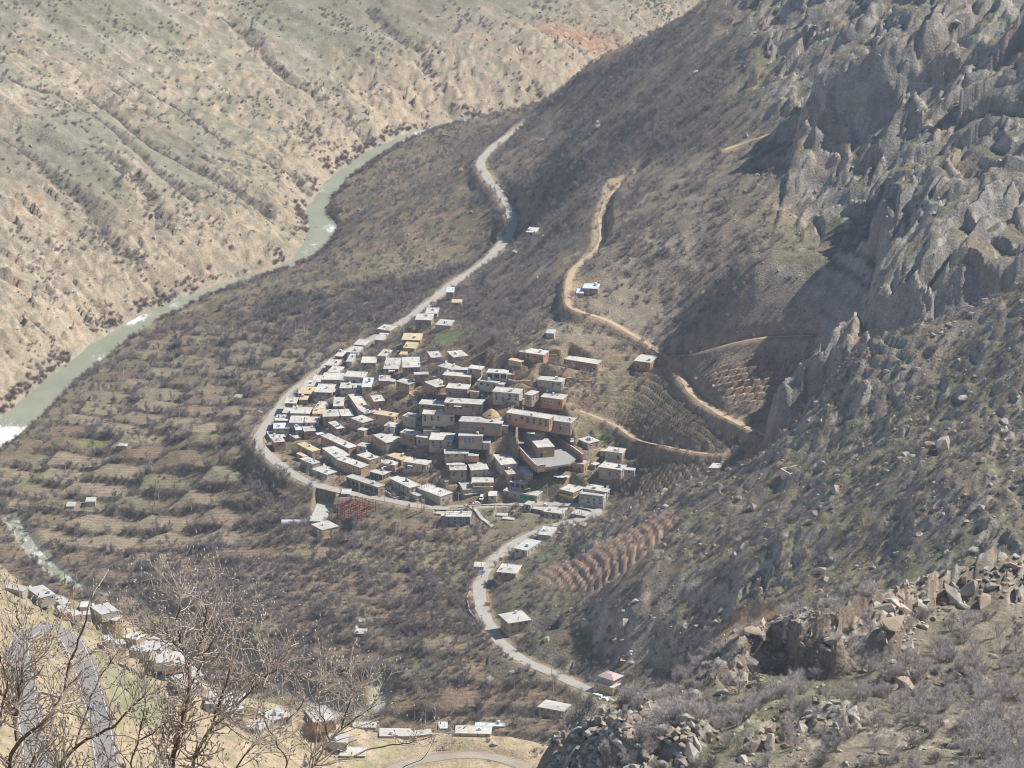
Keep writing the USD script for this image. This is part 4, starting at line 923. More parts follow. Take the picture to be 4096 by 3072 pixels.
# ---------------------------------------------------------------- houses
M['wall_brown'] = plain('wall_brown', (0.34, 0.262, 0.185), 0.95, 0.28, 1.2, bump=0.4)
M['wall_stone'] = plain('wall_stone', (0.37, 0.315, 0.25), 0.95, 0.32, 1.6, bump=0.5)
M['wall_brick'] = plain('wall_brick', (0.43, 0.265, 0.165), 0.95, 0.22, 1.2, bump=0.3)
M['wall_concrete'] = plain('wall_concrete', (0.41, 0.375, 0.32), 0.95, 0.2, 0.9)
M['wall_tan'] = plain('wall_tan', (0.47, 0.35, 0.21), 0.95, 0.22, 1.0, bump=0.4)
M['wall_blue'] = plain('wall_blue_grey', (0.25, 0.29, 0.31), 0.9, 0.2, 0.9)
M['roof_w'] = plain('roof_pale_concrete', (0.48, 0.462, 0.42), 0.95, 0.36, 0.55)
M['roof_w2'] = plain('roof_cement', (0.44, 0.425, 0.39), 0.95, 0.30, 0.6)
M['roof_p'] = plain('roof_pinkish', (0.52, 0.465, 0.415), 0.95, 0.22, 0.6)
M['roof_d'] = plain('roof_grey', (0.43, 0.425, 0.41), 0.95, 0.22, 0.6)
M['roof_b'] = plain('roof_sheet_metal', (0.54, 0.575, 0.62), 0.5, 0.1, 0.6, spec=0.5)
M['roof_t'] = plain('roof_earth', (0.50, 0.395, 0.255), 0.98, 0.2, 0.7, bump=0.4)
M['roof_stain'] = plain('roof_stain', (0.30, 0.265, 0.22), 0.95, 0.3, 0.8)
M['rim'] = plain('parapet_cement', (0.62, 0.60, 0.56), 0.9, 0.12, 1.0)
M['pane'] = mat('window_glass', {'p': ('principled_bsdf', {'base_color': (0.028, 0.035, 0.045), 'roughness': 0.12, 'specular_ior_level': 0.6})}, [], 'p.BSDF')
M['blue'] = plain('blue_paint', (0.10, 0.20, 0.32), 0.6, 0.15, 1.0)
M['bluegrey'] = plain('faded_blue_paint', (0.13, 0.19, 0.26), 0.6, 0.2, 1.0)
M['white'] = plain('white_paint', (0.72, 0.71, 0.68), 0.6, 0.08, 1.0)
M['frame'] = plain('window_frame', (0.38, 0.36, 0.33), 0.7, 0.15, 1.0)
M['door'] = plain('door_brown', (0.13, 0.10, 0.08), 0.7, 0.2, 1.0)
M['green'] = plain('green_paint', (0.05, 0.22, 0.11), 0.6, 0.15, 1.0)
M['lime'] = plain('lime_green', (0.36, 0.66, 0.06), 0.7, 0.1, 1.0)
M['yellow'] = plain('yellow_paint', (0.62, 0.46, 0.12), 0.7, 0.12, 1.0)
M['rust'] = plain('red_oxide_steel', (0.27, 0.075, 0.05), 0.7, 0.2, 1.0)
M['steel'] = plain('galvanised', (0.50, 0.50, 0.49), 0.5, 0.12, 2.0, spec=0.5)
M['concrete'] = plain('concrete', (0.48, 0.45, 0.40), 0.9, 0.18, 1.0)
M['dark_metal'] = plain('dark_metal', (0.06, 0.06, 0.065), 0.6, 0.2, 2.0)
M['red'] = plain('red_paint', (0.34, 0.06, 0.045), 0.5, 0.15, 1.0)
M['blueplastic'] = plain('blue_plastic', (0.24, 0.36, 0.44), 0.5, 0.1, 1.0)
M['wall_school'] = plain('school_wall', (0.37, 0.245, 0.165), 0.9, 0.12, 0.8)
M['court'] = plain('court_asphalt', (0.30, 0.295, 0.28), 0.9, 0.12, 0.6)
M['coping'] = plain('pink_coping', (0.58, 0.44, 0.38), 0.9, 0.1, 1.0)
M['roof_pink'] = plain('hipped_roof_sheet', (0.46, 0.36, 0.34), 0.7, 0.15, 0.8)
M['bluecar'] = plain('blue_car_paint', (0.08, 0.14, 0.28), 0.35, 0.05, 1.0, spec=0.5)
M['tarp'] = plain('tarpaulin', (0.52, 0.54, 0.58), 0.6, 0.2, 1.0, bump=0.5)
M['hay'] = plain('hay', (0.38, 0.29, 0.16), 1.0, 0.3, 3.0, bump=0.8)
M['rubber'] = plain('tyre', (0.03, 0.03, 0.03), 0.8, 0.1, 2.0)

def inset(quad, d):
    """the quad moved outwards by d"""
    c = quad.mean(0); out = []
    for i in range(4):
        p, a, b = quad[i], quad[i - 1] - quad[i], quad[(i + 1) % 4] - quad[i]
        out.append(p - d * (a / np.linalg.norm(a) + b / np.linalg.norm(b)))
    return np.array(out)
def wall_frame(p, q):
    """along, outward normal of the wall from p to q of a counter clockwise quad"""
    t = (q - p); L = np.linalg.norm(t); t = t / L
    return t, np.array([t[1], -t[0]]), L
def panel(mb, p, t, n, s0, s1, z0, z1, d0, d1):
    """a thin box on a wall: from s0 to s1 along it, z0 to z1 high, d0 to d1 in front of it"""
    c = [p + t * s0 + n * d1, p + t * s1 + n * d1, p + t * s1 + n * d0, p + t * s0 + n * d0]
    return mb.prism(np.array(c)[::-1] if np.cross(c[1] - c[0], c[2] - c[1]) < 0 else np.array(c), z0, z1)
def add_window(root, p, t, n, s, z, w, hh, fm, pm):
    b = MB()
    panel(b, p, t, n, s - w / 2 - 0.10, s - w / 2 + 0.04, z - 0.1, z + hh + 0.1, -0.02, 0.10); panel(b, p, t, n, s + w / 2 - 0.04, s + w / 2 + 0.10, z - 0.1, z + hh + 0.1, -0.02, 0.10)
    panel(b, p, t, n, s - w / 2 + 0.045, s + w / 2 - 0.045, z - 0.16, z + 0.04, -0.02, 0.14); panel(b, p, t, n, s - w / 2 + 0.045, s + w / 2 - 0.045, z + hh - 0.04, z + hh + 0.1, -0.02, 0.12)
    panel(b, p, t, n, s - 0.035, s + 0.035, z + 0.05, z + hh - 0.05, -0.02, 0.07)
    f = part(root, 'window', b, fm)
    part(f, 'pane', panel(MB(), p, t, n, s - w / 2 + 0.045, s + w / 2 - 0.045, z + 0.045, z + hh - 0.045, -0.02, 0.03), pm)
VIEW = np.array([0, -1.0])
RH = random.Random(5)
SPECIAL = {}
for h in houses:
    n1, n2 = np.linalg.norm(h.e1), np.linalg.norm(h.e2); area = n1 * n2; H = h.zt - h.zb
    small = area < 34 or 'shed' in h.label or 'hut' in h.label or 'kiosk' in h.label
    nm = 'shed' if small else 'house'
    root = h.root = thing(nm, (h.c[0], h.c[1], h.zb), h.label, nm)
    q = h.quad - h.c
    gz = float(min(zat(h.quad[:, 0], h.quad[:, 1]).min(), h.zb)) - h.zb
    gz = max(gz, -1.6)
    wm = {'t': 'wall_tan', 'b': 'wall_stone', 'd': 'wall_concrete'}.get(h.kind) or RH.choice(['wall_brown', 'wall_brown', 'wall_stone', 'wall_stone', 'wall_brick', 'wall_concrete'])
    if 'orange' in h.label and h.kind != 't' or 'red door' in h.label: wm = 'wall_brick'
    if 'blue-grey wall' in h.label: wm = 'wall_blue'
    if 'yellow wall' in h.label: wm = 'wall_tan'
    over = 0.28 if H > 1.6 else 0.15
    if 'overhanging' in h.label: over = 0.95; q = q * 0.86
    part(root, 'wall', MB().prism(q, gz - 1.2, H - 0.26), M[wm])
    rm = M['roof_' + h.kind]
    if h.kind == 'w' and RH.random() < 0.35: rm = M['roof_w2']
    o = inset(q, over)
    oj = o + np.array([[RH.uniform(-.22, .22), RH.uniform(-.22, .22)] for _ in range(4)])
    zj = np.array([RH.uniform(-0.10, 0.0) for _ in range(4)])
    roof = part(root, 'roof', MB().add(np.vstack([np.c_[oj, H - 0.26 + zj], np.c_[oj, H + zj], [[*oj.mean(0), H + 0.04]]]), np.array([[i, (i + 1) % 4, 4 + (i + 1) % 4] for i in range(4)] + [[i, 4 + (i + 1) % 4, 4 + i] for i in range(4)] + [[4 + i, 4 + (i + 1) % 4, 8] for i in range(4)] + [[0, 2, 1], [0, 3, 2]])), rm)
    if area > 45 and h.kind in 'wpd':
        for k_ in range(RH.choice([0, 1, 1, 2, 3])):
            u_, v_ = RH.uniform(0.2, 0.8), RH.uniform(0.25, 0.75); c_ = q[0] + (q[1] - q[0]) * u_ + (q[3] - q[0]) * v_
            rx, ry = min(RH.uniform(0.9, 2.6), n1 * 0.3), min(RH.uniform(0.7, 1.8), n2 * 0.25); tt = np.linspace(0, 2 * np.pi, 10)[:-1]
            w_ = np.array([RH.uniform(0.6, 1.1) for _ in tt]); dirs = (q[1] - q[0]) / np.linalg.norm(q[1] - q[0])
            loc = np.c_[np.cos(tt) * rx * w_, np.sin(tt) * ry * w_]; pl = c_ + loc[:, :1] * dirs + loc[:, 1:] * np.array([-dirs[1], dirs[0]])
            part(roof, 'stain', MB().prism(pl, H - 0.02, H + 0.05 + 0.004 * k_), RH.choice([M['roof_d'], M['roof_stain'], M['roof_stain'], M['roof_p'], M['roof_t']]))
    if area > 50 and RH.random() < 0.6 and H > 2.2 and 'lone' not in h.label:
        ed = [(i, wall_frame(q[i], q[(i + 1) % 4])) for i in range(4)]
        ed = [(i, f_) for i, f_ in ed if abs(f_[1] @ VIEW) < 0.75 and f_[2] > 3]
        if ed:
            i, (t, n, L) = RH.choice(ed); w_, a0 = RH.uniform(2.4, 4.2), RH.uniform(0.05, 0.3); hh_ = H * RH.uniform(0.55, 0.85)
            s0, s1 = L * a0, L * min(0.95, a0 + RH.uniform(0.45, 0.65)); cor = np.array([q[i] + t * s0, q[i] + t * s1, q[i] + t * s1 + n * w_, q[i] + t * s0 + n * w_])
            clear = all(not (in_poly(np.array([p_[0] + h.c[0]]), np.array([p_[1] + h.c[1]]), g.quad)[0]) for g in houses if g is not h and np.hypot(*(g.c - h.c)) < 30 for p_ in [*cor, cor.mean(0)])
            onr = max(float(vat(on_road, p_[0] + h.c[0], p_[1] + h.c[1])[0]) for p_ in cor)
            gl = float(zat(cor[2:, 0] + h.c[0], cor[2:, 1] + h.c[1]).max()) - h.zb
            gmin = float(zat(cor[:, 0] + h.c[0], cor[:, 1] + h.c[1]).min()) - h.zb
            if clear and onr < 0.1 and gl < hh_ - 1.0 and gmin > -2.0:
                cc_ = cor if np.cross(cor[1] - cor[0], cor[2] - cor[1]) > 0 else cor[::-1]
                an = part(root, 'annex', MB().prism(cc_ + n * 0.01, min(-1.5, gl - 3), hh_ - 0.2), M[RH.choice(['wall_brown', 'wall_stone', 'wall_concrete', 'wall_tan'])])
                part(an, 'roof', MB().prism(inset(cc_ + n * 0.2, 0.15), hh_ - 0.198, hh_), M[RH.choice(['roof_w', 'roof_w2', 'roof_d', 'roof_t', 'roof_p'])])
    if RH.random() < 0.45 and not small and h.kind in 'wp':
        b = MB(); o2 = inset(q, over - 0.22); o = inset(q, over + 0.02)
        for i in range(4):
            j = (i + 1) % 4
            b.prism(np.array([o[i], o[j], o2[j], o2[i]]), H + 0.002 * i, H + 0.14 + 0.002 * i)
        part(roof, 'rim', b, M['rim'])
    st = 2 if H > 4.4 else 1
    for i in range(4):
        p, r = q[i], q[(i + 1) % 4]
        t, n, L = wall_frame(p, r)
        face = n @ VIEW
        if face < 0.3 or H < 1.7: continue
        longest = L >= max(n1, n2) * 0.8 if face > 0.8 else False
        z_levels = [0.9] if st == 1 else [0.8, H - 2.35]
        if H < 2.8: z_levels = [max(0.4, H - 1.9)]
        dark_bays = 'dark open' in h.label or 'dark garage' in h.label or 'garage' in h.label
        if dark_bays and L > 7:
            k = 3 if 'three' in h.label else max(3, int(L / 3.6)); bw = L / k
            for m_ in range(k):
                f = part(root, 'garage_door', panel(MB(), p, t, n, bw * (m_ + 0.14), bw * (m_ + 0.86), 0.0, min(2.6, H - 0.5), -0.02, 0.05), M['dark_metal'])
            continue
        if 'green shop' in h.label and L > 10:
            part(root, 'shop_front', panel(MB(), p, t, n, L * 0.50, L * 0.93, 0.0, 2.3, -0.02, 0.08), M['green']); p_, L = p, L * 0.45
        if 'tall blue doors' in h.label and L > 8:
            for s in (0.28, 0.45, 0.62): part(root, 'door', panel(MB(), p, t, n, L * s - 0.7, L * s + 0.7, 1.2, 4.2, -0.02, 0.06), M['bluegrey'])
            continue
        k = int(L / (2.7 if 'six blue' in h.label else 3.4)); k = min(k, 8)
        if 'four windows' in h.label: k = 2 if L < 13 else 3
        if small: k = min(k, 1)
        pm, fm = M['pane'], RH.choice([M['frame'], M['white'], M['frame'], M['wall_concrete'], M['frame'], M['bluegrey']])
        if 'blue' in h.label and 'window' in h.label: pm, fm = M['bluegrey'], M['frame']
        door_at = RH.randrange(k) if k > 1 and L > 5 else -1
        for zl, z in enumerate(z_levels):
            for m_ in range(k):
                s = L * (m_ + 0.5 + 0.12 * (RH.random() - 0.5)) / k
                if zl == 0 and m_ == door_at and H > 2.6:
                    part(root, 'door', panel(MB(), p, t, n, s - 0.5, s + 0.5, 0.05, 2.1, -0.02, 0.06), RH.choice([M['door'], M['bluegrey'], M['dark_metal']]))
                elif RH.random() < 0.86:
                    hh = min(1.25, H - z - 0.55)
                    if hh > 0.5: add_window(root, p, t, n, s, z, RH.choice([1.0, 1.2, 1.5]), hh, fm, pm)
    if 'yellow balcony' in h.label:
        for i in range(4):
            p, r = q[i], q[(i + 1) % 4]; t, n, L = wall_frame(p, r)
            if n @ VIEW > 0.3:
                part(root, 'balcony', panel(MB(), p, t, n, -0.3, L + 0.3, 0.3, 0.45, 0.03, 1.1), M['concrete'])
                part(root, 'railing', panel(MB(), p, t, n, -0.3, L + 0.3, 0.455, 1.25, 1.02, 1.10), M['yellow'])
    if 'porch windows' in h.label:
        p, r = h.quad[0] - h.c, None
        for i in range(4):
            a, b_ = q[i], q[(i + 1) % 4]; t, n, L = wall_frame(a, b_)
            if n @ VIEW > 0.7: part(root, 'balcony', panel(MB(), a, t, n, 0.4, L - 0.3, H - 2.75, H - 2.6, 0.03, 1.2), M['rim'])
    if 'pink rim' in h.label:
        b = MB(); o2 = inset(q, over - 0.3)
        for i in range(4): b.prism(np.array([o[i], o[(i + 1) % 4], o2[(i + 1) % 4], o2[i]]), H + 0.16 + 0.003 * i, H + 0.6 + 0.003 * i)
        part(roof, 'parapet', b, M['wall_brick'])
    if 'terrace storey' in h.label:
        b = MB(); o2 = inset(q, -0.3)
        for i in range(4): b.prism(np.array([q[i], q[(i + 1) % 4], o2[(i + 1) % 4], o2[i]]), H + 0.01 + 0.003 * i, H + 0.9 + 0.003 * i)
        part(roof, 'parapet', b, M['wall_concrete'])
    if 'patch' in h.label or 'stains' in h.label:
        a = np.linspace(0, 2 * np.pi, 9)[:-1]
        part(roof, 'patch', MB().prism(np.c_[np.cos(a) * 1.8, np.sin(a) * 1.1] + q.mean(0), H + 0.005, H + 0.03), M['wall_brick'])
    if 'posts' in h.label or 'seams' in h.label:
        for m_ in range(10 if 'posts' in h.label else 4):
            u_, v_ = (m_ // 2 + 0.5) / (5 if 'posts' in h.label else 2), (m_ % 2) * 0.7 + 0.15
            c_ = q[0] + (q[1] - q[0]) * u_ + (q[3] - q[0]) * v_
            part(roof, 'post', MB().box((c_[0], c_[1], H + 0.8), (0.18, 0.18, 1.6)), M['rust'])
    if 'seam' in h.label:
        for u_ in ((0.35, 0.7) if 'dark seams' in h.label else (0.5,)):
            a, b_ = q[0] + (q[1] - q[0]) * u_, q[3] + (q[2] - q[3]) * u_
            t, n, L = wall_frame(a, b_)
            part(roof, 'seam', panel(MB(), a, t, n, 0, L, H + 0.004, H + 0.05, -0.15, 0.15), M['dark_metal'])
    if 'laundry canopy' in h.label or 'white tarp' in h.label:
        for i in range(4):
            a, b_ = q[i], q[(i + 1) % 4]; t, n, L = wall_frame(a, b_)
            if n @ VIEW > 0.7: part(root, 'canopy', panel(MB(), a, t, n, L * 0.25, L * 0.45, H - 1.6, H - 1.5, 0.02, 1.8), M['white'])
    if 'lit yellow end' in h.label: pass

# ---------------------------------------------------------------- things that stand on the roofs
def inst(name, proto, loc, rz, label, cat, group, scale=1.0):
    x = UsdGeom.Xform.Define(stage, numbered('/World', name))
    x.AddTranslateOp().Set(Gf.Vec3d(*map(float, loc))); x.AddRotateZOp().Set(float(rz))
    if np.ndim(scale): x.AddScaleOp().Set(Gf.Vec3f(*map(float, scale)))
    elif scale != 1.0: x.AddScaleOp().Set(Gf.Vec3f(*([float(scale)] * 3)))
    x.GetPrim().GetReferences().AddInternalReference(proto); x.GetPrim().SetInstanceable(True)
    return tag(x, label, cat, group)
def klass(name):
    return stage.CreateClassPrim('/World/' + name)
k = klass('cooler_model')
part(k, 'cabinet', MB().box((0, 0, 0.78), (1.15, 1.15, 1.1)), M['white'])
b = MB()
for sx in (-0.45, 0.45):
    for sy in (-0.45, 0.45): b.box((sx, sy, 0.12), (0.08, 0.08, 0.24))
part(k, 'stand', b, M['dark_metal'])
for i, (x_, y_, sx, sy) in enumerate([(0, -0.585, 0.9, 0.03), (0.585, 0, 0.03, 0.9), (-0.585, 0, 0.03, 0.9)]):
    part(k, 'louvre', MB().box((x_, y_, 0.78), (sx, sy, 0.8)), M['steel'])
part(k, 'duct', MB().tube([(0.3, 0.5, 0.6), (0.3, 0.9, 0.6), (0.3, 0.95, 0.0)], 0.22, 6), M['steel'])
COOL = k.GetPath()
k = klass('dish_model')
aa = np.linspace(0, 2 * np.pi, 15)[:-1]; V = [(0, 0, 0)]; F = []
for r_, z_ in ((0.35, 0.03), (0.75, 0.16)): V += [(r_ * math.cos(t), r_ * math.sin(t), z_) for t in aa]
for i in range(14):
    j = (i + 1) % 14; F += [(0, 1 + i, 1 + j), (1 + i, 15 + i, 15 + j), (1 + i, 15 + j, 1 + j)]
V = np.array(V); c_, s_ = math.cos(1.0), math.sin(1.0)
V = np.c_[V[:, 0], V[:, 1] * c_ - V[:, 2] * s_, V[:, 1] * s_ + V[:, 2] * c_] + [0, -0.1, 1.15]
V2 = V - np.array([0, -s_, c_]) * 0.04
part(k, 'reflector', (np.vstack([V, V2]), np.vstack([np.array(F), np.array(F)[:, ::-1] + len(V)])), M['white'])
part(k, 'mast', MB().tube([(0, 0, 0), (0, 0, 1.15)], 0.05, 6), M['steel'])
part(k, 'arm', MB().tube([(0, -0.1, 0.6), (0, -0.75, 1.5)], 0.03, 5), M['steel'])
DISH = k.GetPath()
k = klass('tank_model')
part(k, 'tank', MB().tube([(0, 0, 0.35), (0, 0, 0.4), (0, 0, 1.6), (0, 0, 1.75), (0, 0, 1.78)], [0.62, 0.7, 0.7, 0.45, 0.3], 12), M['blueplastic'], 40)
part(k, 'lid', MB().tube([(0, 0, 1.77), (0, 0, 1.88)], 0.22, 10), M['dark_metal'])
part(k, 'stand', MB().box((0, 0, 0.17), (1.3, 1.3, 0.34)), M['concrete'])
TANK = k.GetPath()
k = klass('chimney_model')
part(k, 'flue', MB().tube([(0, 0, 0), (0, 0, 1.1)], 0.13, 8), M['steel'])
part(k, 'cowl', MB().tube([(0, 0, 1.1), (0, 0, 1.14), (0, 0, 1.32)], [0.28, 0.28, 0.05], 8), M['dark_metal'])
CHIM = k.GetPath()
for h in houses:
    area = np.linalg.norm(h.e1) * np.linalg.norm(h.e2)
    if area < 40: continue
    fix = [('cooler box', 'air_cooler', COOL, 'cooler'), ('satellite dish', 'satellite_dish', DISH, 'satellite dish'), ('water tank', 'water_tank', TANK, 'water tank'), ('chimney pipe', 'chimney', CHIM, 'chimney')]
    odds = [0.75, 0.26, 0.05, 0.6]
    must = {'cooler': 0, 'coolers': 0, 'rooftop box': 0, 'box': 0, 'satellite': 1, 'tank': 2, 'tanks': 2, 'chimney': 3}
    for i, (w_, nm, proto, ct) in enumerate(fix):
        go = RH.random() < odds[i] or any(must[m_] == i for m_ in must if f' {m_}' in h.label)
        if not go: continue
        u_, v_ = 0.15 + 0.7 * RH.random(), 0.2 + 0.6 * RH.random()
        if i == 1: u_, v_ = RH.choice([0.08, 0.92]), RH.choice([0.12, 0.88])
        c_ = h.q1 + h.e1 * u_ + h.e2 * v_
        inst(nm, proto, (c_[0], c_[1], h.zt + 0.004), RH.uniform(0, 360) if i != 1 else RH.uniform(-30, 30), f'{w_} on the {h.label}'[:200], ct, None, RH.uniform(0.85, 1.2))
# ---------------------------------------------------------------- bare trees, shrubs and boulders
M['twig'] = plain('bare_twigs', (0.335, 0.295, 0.275), 0.95, 0.3, 0.25)
M['twig_dark'] = plain('dark_twigs', (0.225, 0.195, 0.18), 0.95, 0.3, 0.25)
M['twig_red'] = plain('willow_twigs', (0.26, 0.195, 0.17), 0.95, 0.3, 0.25)
M['twig_pale'] = plain('poplar_twigs', (0.36, 0.335, 0.30), 0.95, 0.2, 0.25)
M['bark'] = plain('bark', (0.20, 0.165, 0.14), 0.95, 0.3, 2.0)
M['bark_pale'] = plain('pale_bark', (0.46, 0.435, 0.39), 0.95, 0.2, 2.0)
M['boulder'] = plain('boulder', (0.36, 0.33, 0.285), 0.95, 0.30, 0.5, bump=0.6)
M['boulder2'] = plain('brown_boulder', (0.32, 0.255, 0.195), 0.95, 0.3, 0.5, bump=0.6)
def grow(seed, H, R, stems, twigs, tw, tl, up=0.5, tall=False):
    """a leafless tree: (trunk and limbs, twigs); twigs are long thin blades set on the limbs' ends"""
    r = np.random.default_rng(seed); limb, tips = MB(), []
    for s in range(stems):
        az = 2 * np.pi * (s + r.random() * 0.7) / stems; lean = r.uniform(0.15, 0.55) if not tall else r.uniform(0.0, 0.04)
        p = np.array([r.normal(0, 0.12), r.normal(0, 0.12), -0.4]); d = np.array([math.cos(az) * lean, math.sin(az) * lean, 1.0])
        L = H * r.uniform(0.62, 0.95); n = 4; P = [p]
        for q in range(n):
            d = d + r.normal(0, 0.13, 3) * (0.2 if tall else 1); d /= np.linalg.norm(d); P.append(P[-1] + d * L / n)
        P = np.array(P); r0 = 0.028 * H / math.sqrt(stems) + 0.02
        limb.tube(P, np.linspace(r0, r0 * 0.25, n + 1), 4, False)
        for q in range(9 if tall else 5):
            t = r.uniform(0.25, 1.0); k = t * n; i = min(int(k), n - 1); b0 = P[i] + (P[i + 1] - P[i]) * (k - i)
            az2 = r.uniform(0, 2 * np.pi); e = np.array([math.cos(az2), math.sin(az2), r.uniform(0.2, 1.2) if not tall else 3.0]); e /= np.linalg.norm(e)
            l2 = R * r.uniform(0.35, 0.85) * (1.15 - 0.5 * t); b1 = b0 + e * l2 * 0.55; b2 = b1 + (e + np.array([0, 0, 0.25]) + r.normal(0, 0.2, 3)) * l2 * 0.5
            limb.tube([b0, b1, b2], [r0 * 0.42, r0 * 0.25, r0 * 0.1], 3, False)
            tips += [(b0 * 0.5 + b1 * 0.5, e), (b1, e), (b1 * 0.5 + b2 * 0.5, e), (b2, e), (b2, e)]
        tips += [(P[-1], d), (P[-2], d)]
    K = len(tips); pick = r.integers(0, K, twigs)
    B = np.array([tips[i][0] for i in pick]) + r.normal(0, 0.10 * R, (twigs, 3)) * [1, 1, 0.8]
    D = np.array([tips[i][1] for i in pick]) * 0.7 + r.normal(0, 0.55, (twigs, 3)) + [0, 0, up]
    if tall: D = D * [0.35, 0.35, 1] + [0, 0, 0.6]
    D /= np.linalg.norm(D, axis=1, keepdims=True)
    ln = tl * r.uniform(0.5, 1.3, twigs)
    S = np.cross(D, r.normal(0, 1, (twigs, 3))); S /= np.linalg.norm(S, axis=1, keepdims=True)
    v = np.stack([B - S * tw / 2, B + S * tw / 2, B + D * ln[:, None]], 1).reshape(-1, 3)
    v[:, 2] = np.maximum(v[:, 2], 0.05)
    return limb, (v, np.arange(len(v)).reshape(-1, 3))
def joined(limb, tw):
    v, f = limb.get(); return np.vstack([v, tw[0]]), np.vstack([f, tw[1] + len(v)])
TREES = [grow(40 + i, 4.6, 2.1, 3 + i % 3, 900, 0.045, 0.85) for i in range(5)]       # near, well seen
MID = [grow(60 + i, 4.2, 1.9, 3 + i % 3, 330, 0.075, 0.95) for i in range(5)]         # farther off
BUSH = [grow(80 + i, 1.9, 1.3, 6, 260, 0.07, 0.8, 0.35) for i in range(4)]
POP = [grow(90 + i, 11.0, 1.1, 1, 260, 0.07, 1.3, 1.5, True) for i in range(2)]
def rock(seed):
    r = np.random.default_rng(seed); p = r.normal(0, 1, (16, 3)); p /= np.linalg.norm(p, axis=1, keepdims=True)
    p = p * r.uniform(0.75, 1.1, (16, 1)) * [1.0, r.uniform(0.6, 0.9), r.uniform(0.5, 0.95)]
    hul = trimesh.Trimesh(p).convex_hull
    return np.array(hul.vertices), np.array(hul.faces)
ROCKS = [rock(200 + i) for i in range(8)]

def scatter(n, y0, y1, amax=0.168):
    """n random places between two depths, even over the ground"""
    y = np.sqrt(RNG.uniform(y0 ** 2, y1 ** 2, n)); a = RNG.uniform(-amax, amax, n)
    return a * y * 1.06, y
DENS = {}
clump = sstep(0.35, 0.8, 0.5 + 0.5 * fbm(Xg, Yg, 38, 3, 6)); clump2 = sstep(0.3, 0.7, 0.5 + 0.5 * fbm(Xg, Yg, 17, 2, 10))
ok = (1 - np.clip(on_road * 1.5 + plot * 1.5 + yard * 0.8 + (lay == 0) * (1 - sstep(0.2, 1.5, dR - wR)) + (lay == 0) * (1 - sstep(2.5, 4.5, dS)), 0, 1)) * (slope < 1.9)
openf = np.clip(img_poly([(1741,1333),(1830,1318),(1880,1345),(1800,1383),(1745,1381)]) * 1.0 + img_poly([(1560,1530),(1690,1530),(1700,1580),(1600,1590)]) + img_poly([(1960,1720),(2320,1720),(2420,1860),(2200,1950),(2080,1850)]) + far_field + (img_poly([(2900,2560),(3040,2510),(3150,2520),(3130,2610),(2990,2650),(2910,2630)]) * 1.0 + 0.6 * gully) * (lay == 1), 0, 1)
ok = ok * (1 - openf) * (1 - calm3)
wood_v = np.where(riser_v > 0.3, 1.0, 0.0)
near_bank = (lay == 0) * (1 - sstep(3, 11, dR - wR))
gul_l = sstep(0.50, 0.70, tone(warp + 30, dR * 0.25, 42, 9))
wet_wood = img_poly([(1000,1840),(1150,1880),(1330,2040),(1250,2160),(1080,2120),(980,1960)], 6)
south = img_poly([(500,2250),(1400,2150),(2000,2150),(1900,2500),(1800,2760),(1100,2820),(700,2550)], 10)
north = img_poly([(1250,560),(2000,480),(2060,800),(1900,1080),(1500,1300),(1000,1520),(900,1350),(1250,1050)], 12)
tree_d = np.zeros_like(Zg)
tree_d += left * (0.0045 + 0.010 * gul_l * sstep(20, 60, dR)) * (0.15 + 1.6 * clump * clump2) + 0.07 * np.exp(-(gl_d / 8.0) ** 2) * left
tree_d += T1m * (1 - crag) * (1 - left) * (0.018 * clump + 0.010)
tree_d += valley * (wood_v * 0.055 + 0.012 * clump + 0.02 * south + 0.038 * north * clump2 + 0.10 * wet_wood - 0.008 * (1 - south) * (1 - north))
tree_d *= np.where(valley > 0.3, 1 - 0.86 * fields * (riser_v < 0.3), 1)
tree_d += spur * (1 - vill) * sstep(-6, 4, Ls[0]) * 0.024 * (0.25 + 1.3 * clump)
tree_d += east * 0.018 * clump2 + vill * 0.040 * (0.4 + clump2)
tree_d *= np.where(lay == 0, 1 - 0.75 * litc * crag, 1)
tree_d = np.where(lay == 1, 0.016 * (0.3 + clump) * (1 - 0.6 * gully) * (1 - 0.92 * field2), tree_d)
tree_d = np.where(lay == 2, 0.045 * (0.3 + 1.4 * clump), tree_d)
tree_d = np.where(lay == 3, 0.0015 * clump, tree_d)
tree_d = np.clip(tree_d, 0, 0.12) * ok
bush_d = (T1m | left) * near_bank * 0.10 * sstep(0.42, 0.7, tone(Xg, Yg, 28, 4) + 0.12)
bush_d += left * (0.015 + 0.012 * foot) * (0.1 + 1.5 * clump * clump2) + T1m * (1 - crag) * 0.018 * clump2 + valley * 0.022 * south + valley * north * 0.03
bush_d *= 1 - 0.7 * fields * (riser_v < 0.3)
bush_d = np.where(lay == 1, 0.030 * (0.4 + clump2) * (1 - 0.9 * field2), bush_d); bush_d = np.where(lay == 2, 0.03 * clump2, bush_d); bush_d = np.where(lay == 3, 0.002, bush_d)
bush_d = np.clip(bush_d, 0, 0.12) * ok
rock_d = np.where(lay == 1, 0.060 * (0.35 + clump2) * (1 - field2) * (1 - 0.8 * gully) * sstep(3, 12, Ls[1]), 0.0) + np.where(lay == 2, 0.20 * (0.2 + clump2), 0.0)
rock_d += (lay == 0) * crag * 0.016 + left * (0.0035 + 0.016 * rocky_l + 0.02 * foot) + T1m * (1 - crag) * (1 - valley) * 0.004 + np.where(lay == 3, 0.006, 0)
rock_d *= (1 - np.clip(on_road * 1.5 + plot * 1.5, 0, 1))

